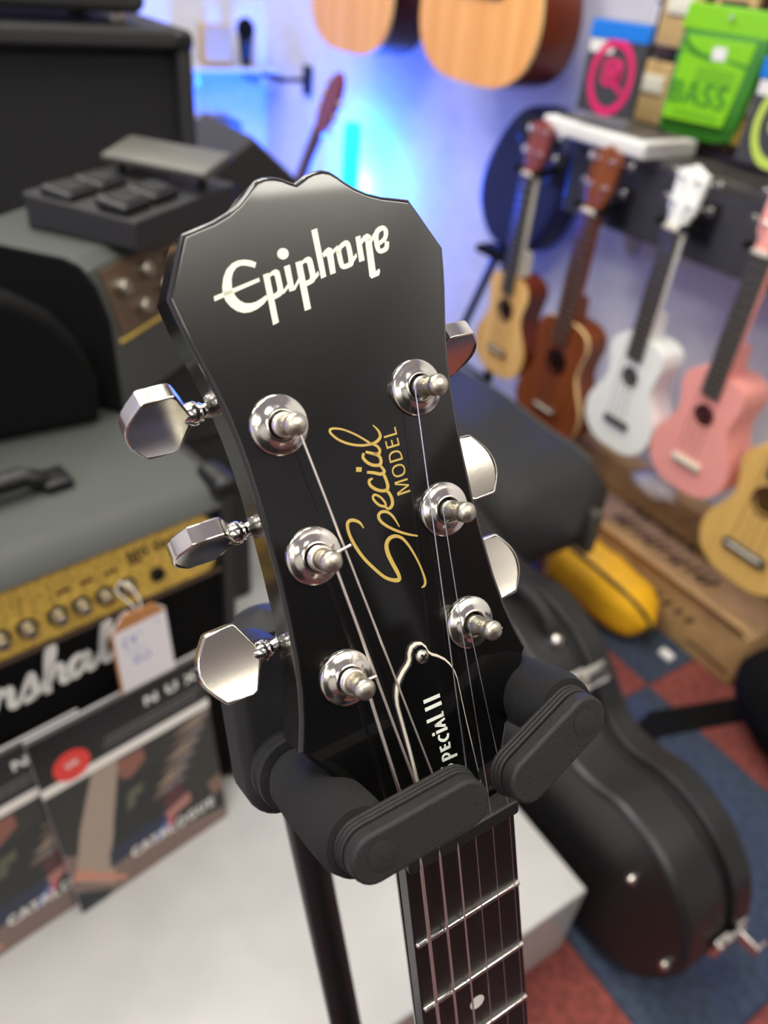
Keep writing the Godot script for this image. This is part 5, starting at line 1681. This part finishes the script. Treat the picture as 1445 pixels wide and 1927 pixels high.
func stand() -> void:
	var t := thing("guitar_stand", "black guitar stand whose foam covered yoke holds the guitar by its headstock", "stand")
	var base := NUT - GB.y * 0.885
	t.transform = Transform3D(GB, base)
	var nk := Transform3D(Basis.IDENTITY, Vector3(0, 0.885, 0))
	var b := MB.new()
	# post and its hub
	b.xf = nk
	b.cyl(Vector3(-0.0135, -0.03, -0.13), Vector3(-0.0135, -0.80, -0.13), 0.0092, 24)
	obj("post", b, M.black_metal, t)
	b = MB.new()
	b.xf = nk
	b.turned(Vector3(-0.0135, -0.05, -0.13), Vector3(-0.0135, 1, -0.13), [Vector2(0, 0), Vector2(0.014, 0), Vector2(0.016, 0.01), Vector2(0.018, 0.05), Vector2(0.013, 0.075), Vector2(0, 0.08)], 24)
	obj("hub", b, M.rubber, t)
	# yoke behind the neck, its arms square to the headstock
	var ar := nk * Transform3D(Basis(Vector3(1, 0, 0), Vector3(0, cos(TILT), -sin(TILT)), Vector3(0, sin(TILT), cos(TILT))), Vector3.ZERO)
	var L := Vector2(-0.0378, 0.0267)
	var R := Vector2(0.0405, 0.0330)
	b = MB.new()
	b.xf = ar
	b.tube([Vector3(L.x, L.y, -0.05), Vector3(L.x - 0.001, L.y - 0.004, -0.07), Vector3(L.x + 0.006, L.y - 0.012, -0.088), Vector3(-0.022, 0.008, -0.102), Vector3(-0.0135, 0.006, -0.108), Vector3(0.012, 0.012, -0.102), Vector3(0.03, 0.022, -0.088), Vector3(R.x + 0.001, R.y - 0.004, -0.07), Vector3(R.x, R.y, -0.05)], 0.0075, 14)
	obj("yoke", b, M.rubber, t)
	for k in 2:
		var c: Vector2 = [L, R][k]
		var s: float = [-1.0, 1.0][k]
		# rubber knuckle behind the foam
		b = MB.new()
		b.xf = ar * Transform3D(Basis(Vector3.BACK, s * 0.12), Vector3(c.x + s * 0.001, c.y + 0.012, -0.058))
		b.ext(capsule_outline(Vector2(0, -0.018), Vector2(0, 0.022), 0.0125), -0.012, 0.012, 0.005, 4, 0.5)
		obj("swivel_knuckle", b, M.rubber, t)
		b = MB.new()
		b.xf = ar
		b.turned(Vector3(c.x, c.y, -0.047), Vector3(c.x, c.y, 1), [Vector2(0, 0), Vector2(0.0128, 0), Vector2(0.0135, 0.002), Vector2(0.0135, 0.005), Vector2(0.0128, 0.0055), Vector2(0.0128, 0.0075), Vector2(0.0133, 0.008), Vector2(0.0130, 0.0105), Vector2(0, 0.011)], 32)
		obj("collar", b, M.rubber, t)
		# foam sleeve, a little wider in the middle
		b = MB.new()
		b.xf = ar
		var pr := [Vector2(0, 0)]
		var zl := 0.0505
		for i in 13:
			var f := i / 12.0
			pr.append(Vector2(0.0108 + 0.0009 * f + 0.0006 * sin(PI * f) - (0.0012 if i in [0, 12] else 0.0), zl * f))
		pr.append(Vector2(0, zl))
		b.turned(Vector3(c.x, c.y, -0.0365), Vector3(c.x, c.y, 1), pr, 40, 0.7)
		obj("foam_sleeve", b, M.foam, t)
		# gate that closes over the strings, built up in ridges
		var z0: float = -0.0365 + zl
		var far: Vector2 = [Vector2(-0.0068, 0.0272), Vector2(0.0158, 0.0240)][k]
		b = MB.new()
		b.xf = ar
		for q in [[0.0086, 0.0, 0.0015], [0.0083, 0.0015, 0.0029], [0.0080, 0.0029, 0.0042]]:
			b.ext(capsule_outline(c, far, q[0]), z0 + q[1], z0 + q[2], 0.0005, 2, 0.6)
		obj("gate_base", b, M.rubber, t)
		b = MB.new()
		b.xf = ar
		b.ext(capsule_outline(c, far, 0.0075), z0 + 0.0042, z0 + 0.0102, 0.0013, 3, 0.6)
		var gt := obj("gate", b, M.rubber, t)
		b = MB.new()
		b.xf = ar
		var pc := c.lerp(far, 0.06)
		b.turned(Vector3(pc.x, pc.y, z0 + 0.0100), Vector3(pc.x, pc.y, 1), [Vector2(0.0044, 0), Vector2(0.0044, 0.0004), Vector2(0.0040, 0.0005), Vector2(0, 0.0005)], 24)
		obj("pin_cap", b, M.rubber, gt)
	# base of the stand on the carpet
	var w := nk * Vector3(-0.0135, -0.78, -0.13)
	var inv := t.transform.affine_inverse()
	var foot := t.transform * w
	for a in [0.5, 2.6, -1.57]:
		b = MB.new()
		var e := Vector3(foot.x + cos(a) * 0.22, 0.012, foot.z + sin(a) * 0.22) if a > 0 else Vector3(foot.x, 0.012, foot.z - 0.06)
		b.tube([inv * (foot + Vector3(0, 0.07, 0)), inv * e], 0.009, 10)
		obj("leg", b, M.black_metal, t)
		b = MB.new()
		b.ball(inv * e, Vector3(0.012, 0.012, 0.012), 10)
		obj("rubber_foot", b, M.rubber, t)

func behind_the_camera() -> void:
	var b := MB.new()
	# unseen cabinets added along the shop front to darken the headstock's reflection
	for k in 4:
		var c := thing("added_dark_cabinet", "large black cabinet added along the shop front to darken the headstock reflection", "speaker cabinet", Vector3(-1.5 + 0.8 * k, 0, ZF - 0.22), 0.0, "added dark cabinets along the shop front")
		b = MB.new()
		b.box(Vector3(0, 0.75, 0), Vector3(0.74, 1.5, 0.36), 0.01)
		obj("shell", b, M.tolex, c)
		b = MB.new()
		b.box(Vector3(0, 0.75, -0.182), Vector3(0.68, 1.42, 0.008), 0.003)
		obj("grille_cloth", b, M.grille, c)
	# unseen slatted panels, added so the lower headstock mirrors something dark
	for k in 2:
		var sp := thing("added_dark_panel", ["tall dark slatted panel added near the shop front to darken the headstock reflection", "wide dark slatted panel added above the shop front cabinets to darken the headstock reflection"][k], "wall panel", [Vector3(XR - 0.012, 0.03, 2.35), Vector3(-0.45, 1.52, ZF - 0.012)][k], [-PI / 2, PI][k])
		for i in [13, 4][k]:
			b = MB.new()
			b.box(Vector3(0, 0.075 + 0.152 * i, 0), Vector3([1.5, 3.5][k], 0.145, 0.02), 0.004)
			obj("slat", b, M.slat, sp)
	# guitar and sign on the wall, mirrored in the headstock
	var t := thing("acoustic_guitar", "spruce acoustic guitar hanging high on the wall near the shop front", "guitar", Vector3(1.3, 1.45, 1.05), -PI / 2, "acoustic guitars on the wall")
	acoustic(t, 0.5, 0.11, 1.02, 6, {"top": M.spruce_amber, "side": M.side_red, "head": M.side_red, "board": M.fret_brown, "bridge": M.fret_brown, "ring": M.fret_brown, "binding": M.binding, "bridge_width": 0.34}, true)
	var sg := thing("red_sign", "red rectangular sign with a cream border on the wall", "sign", Vector3(XR - 0.035, 1.5, 1.75))
	b = MB.new()
	b.box(Vector3(0, 0, 0), Vector3(0.02, 0.32, 0.5), 0.003)
	obj("board", b, M.cream, sg)
	b = MB.new()
	b.box(Vector3(-0.011, 0, 0), Vector3(0.004, 0.28, 0.46), 0.001)
	obj("face", b, M.red_badge, sg)
	# violet light strip on the left wall
	var vs := thing("led_strip", "long violet blue light strip on the wall left of the amplifiers", "lamp", Vector3(XL + 0.03, 1.5, -0.2))
	b = MB.new()
	b.box(Vector3(-0.012, 0, 0), Vector3(0.02, 0.11, 2.4), 0.003)
	obj("channel", b, M.trim, vs)
	b = MB.new()
	b.box(Vector3(0.002, 0, 0), Vector3(0.012, 0.09, 2.36), 0.003)
	obj("diffuser", b, M.led_violet, vs)
	var l := AreaLight3D.new()
	l.name = "light"
	l.area_size = Vector2(2.3, 0.08)
	l.light_color = Color(0.36, 0.30, 1.0)
	l.light_energy = VIOLET_ENERGY
	l.area_range = 6.0
	l.shadow_enabled = true
	vs.add_child(l, true)
	l.position = Vector3(0.012, 0, 0)
	l.rotation_degrees = Vector3(0, -90, 0)

const VIOLET_ENERGY := 0.05

# ---------------------------------------------------------------- lettering on the headstock, in millimetres from the nut
var LOGO_POLY := [
	[-17.13,187.37,-18.46,188.15,-20.23,188.67,-22.12,188.73,-23.97,188.22,-25.84,186.95,-27.25,185.09,-28.25,182.81,-28.65,180.78,-28.35,178.97,-27.35,177.19,-26.02,175.87,-24.33,175.09,-22.44,174.95,-20.38,175.35,-18.15,176.31,-16.66,177.38,-16.71,178.58,-18.28,177.92,-20,177.37,-21.6,177.2,-23.26,177.5,-24.52,178.44,-25.31,179.65,-25.63,180.77,-25.67,182.36,-25.16,184.39,-24.24,185.99,-22.99,187.01,-21.58,187.31,-20.3,187.1,-18.9,186.59,-17.96,186.09],
	[-31.27,180.72,-28.41,181.33,-17.5,183.38,-17.58,182.39,-28.39,180.13,-31.37,179.52],
	[-16.16,183.94,-14.32,184.17,-15.15,170.79,-17,170.34],
	[-14.57,183.74,-13.23,184.53,-12.17,184.78,-11.31,184.28,-11.2,183.29,-11.39,178.79,-12.38,177.69,-13.73,177.21,-14.77,177.03,-14.57,178.45,-13.47,178.8,-13.01,179.44,-12.87,183.03,-13.34,183.47,-14.48,182.94],
	[-11.75,179.22,-11.18,179.12,-9.82,180.34,-9.85,179.25,-10.99,178.36,-11.93,177.87],
	[-9.57,185.08,-7.72,185.32,-8.08,179.31,-6.03,181.52,-6.05,180.42,-8.06,178.39,-9.81,178.22],
	[-5.91,185.58,-3.91,185.84,-4.69,172.6,-6.69,172.31],
	[-4.19,185.41,-2.84,186.29,-1.52,186.56,-0.83,186.08,-0.66,185.21,-0.73,180.62,-1.84,179.52,-3.23,179.02,-4.31,178.84,-4.12,180.28,-3.03,180.46,-2.55,181.11,-2.44,184.77,-2.94,185.21,-4.12,184.67],
	[-1.19,181.07,0.2,182.32,0.31,181.19,-0.91,180.28],
	[1.2,193.32,3.08,193.67,2.32,180.41,0.61,180.03],
	[2.81,186.69,3.99,187.61,5.18,188.09,6.12,187.66,6.21,186.9,5.52,180.88,3.74,180.62,4.06,185.57,3.75,185.99,3,185.56],
	[6.06,187.11,8.21,188.27,7.92,187.2,6.01,186.01],
	[11.79,183.99,13.45,185.23,13.36,184.12,11.91,182.84],
	[14.34,189.59,16.03,189.83,15.57,182.82,13.72,182.55],
	[15.6,188.29,16.97,189.59,18.38,190.02,19.33,189.43,19.38,188.3,17.42,187.64,17.22,188.23,15.78,187.32],
	[17.17,188.05,19.36,189.05,18.35,179.25,19.67,179.8,19.74,178.91,19.01,177.87,16.41,177.43,15.95,178.2],
	[19.26,188.69,20.73,189.99,20.69,188.86,19.12,187.2],
	[-7.23,188.21,-7.44,187.76,-7.79,187.38,-8.25,187.11,-8.77,186.98,-9.31,186.98,-9.79,187.14,-10.19,187.42,-10.46,187.8,-10.58,188.25,-10.53,188.72,-10.32,189.16,-9.97,189.54,-9.52,189.81,-9,189.95,-8.47,189.94,-7.98,189.79,-7.57,189.51,-7.3,189.13,-7.18,188.68],
]
var LOGO_STROKE := [
	[7.88,186.28,1.5,8.89,187.61,1.18,11.07,188.47,1.42,11.48,187.14,1.6,11.17,183.15,1.59,10.25,182.35,1.35,8.25,182.19,1.43,7.91,183.29,1.58,7.96,186.26,1.57],
	[21.16,186.59,1.06,23.76,187.84,1.23,24.65,189.81,1.48,23.89,190.83,1.39,21.91,190.2,1.47,20.93,188.26,1.55,20.73,185.52,1.55,21.4,184.5,1.31,23.45,185.03,1.41,24.16,186.64,1.4],
]
var SCRIPT_STROKE := [
	[-5.47,107.39,0.34,-6.3,109.33,0.78,-8.05,110.63,0.99,-9.51,110.77,1.05,-10.35,109.66,1,-10.42,106.92,0.94,-9.54,103.01,1,-7.76,98.48,0.96,-5.24,94.2,0.98,-2.75,90.73,0.97,-0.41,88.88,1.1,1.63,88.15,1.4,2.17,88.98,1.17,1.79,91.15,1.29,0.98,94.03,1.34,0.32,97.42,1.39,0.52,99.92,1.34,1.88,101.46,1.27,4,101.67,1.09,5.92,100.55,0.93,7.3,98.51,0.82,8.66,95.15,0.71,9.83,90.96,0.6,10.47,87.2,0.66,10.58,84.49,0.84,9.92,83.25,0.78,8.87,83.03,0.42],
	[11.55,99.27,0.53,8.82,100.6,0.71,5.54,102.68,0.8,2.44,105.25,0.86,0.57,107.55,0.91,0.27,109.33,0.97,1.27,110.13,0.96,2.77,109.94,0.92,4.07,108.97,0.8,5.17,107.21,0.69,6.22,104.03,0.35],
	[3.16,111.37,0.8,1.29,112.5,0.79,0.01,114.57,0.78,0.14,115.64,0.79,0.96,115.81,0.74,2.46,114.52,0.68,3.47,112.53,0.69,3.49,110.84,0.68,4.64,110.49,0.97,5.74,111.41,1.09,5.99,113.16,1.03,5.54,114.98,0.97,4.89,116.02,0.97],
	[1.25,120.83,0.56,0.09,120.48,0.95,0.03,119.13,0.95,1.41,117.47,0.96,3.27,116.36,0.96,5.01,116.12,1.03,5.67,117.18,1.09,5.65,118.85,1.02,5.35,120.61,0.97],
	[0.19,123.06,0.78,2.13,122.36,0.95,4.31,121.32,1.01,5.63,121.63,1.02,5.44,122.65,0.85,4.93,123.63,0.79],
	[0.38,128.73,0.83,-0.08,127.63,0.94,0.95,125.85,0.94,2.72,124.53,0.95,4.77,124.14,1.01,5.47,125.26,1.02,5.16,126.72,0.95,3.62,127.83,0.9,1.36,129,0.78],
	[3.62,127.83,0.84,5.19,127.4,0.95,5.9,128.3,0.9,5.35,129.68,0.78,4.1,130.7,0.73],
	[3.42,131.01,0.72,1.41,133.04,0.6,-1.25,135.35,0.55,-4.24,137.33,0.54,-6.87,138.33,0.64,-8.2,138.23,0.75,-8.11,137.02,0.69,-6.15,134.65,0.69,-3.17,132.66,0.71,0.05,131.38,0.71,2.93,130.88,0.73,5.41,131.02,0.94,7.11,132.2,0.94,6.88,134.17,0.67,5.58,136.13,0.28],
	[-2.89,124.82,1.39,-1.78,124.5,1.39],
]
var COVER_STROKE := [
	[-0.1,24.18,0.87,-1.12,23.17,0.87,-0.6,21.87,0.87,0.74,21.85,0.87,1.92,23.5,0.88,3.26,23.85,0.88,4.05,22.63,0.89,3.31,21.3,0.88],
	[0.77,26.6,0.93,6.02,26.23,0.93],
	[0.77,26.6,0.7,1.02,27.78,0.75,1.98,28.24,0.81,3.11,27.78,0.81,3.55,26.7,0.7],
	[0.89,30.01,0.99,4.31,29.96,0.99],
	[4.28,29.83,0.7,4.4,31.5,0.69],
	[2.59,29.97,0.7,2.71,31.36,0.69],
	[0.98,29.97,0.69,0.96,31.42,0.69],
	[4.76,34.42,0.75,4.25,33.31,0.93,3.1,32.84,0.99,1.98,33.32,0.99,1.25,34.29,0.8,1.52,35.31,0.69],
	[0.99,36.56,1.04,4.75,36.38,1.03],
	[-0.57,36.47,1.02,-0.09,36.44,1.03],
	[1.1,38.98,0.85,4.43,37.53,0.87],
	[1.1,38.98,0.74,4.72,39.82,0.74],
	[3.08,38.3,0.57,3.17,39.45,0.57],
	[-1.29,41.45,1.13,4.64,41.29,1.08],
	[4.57,41.03,0.68,4.68,42.4,0.57],
	[-0.84,45.46,1.24,4.78,45.33,1.25],
	[-0.72,48.15,1.23,4.84,47.93,1.25],
]
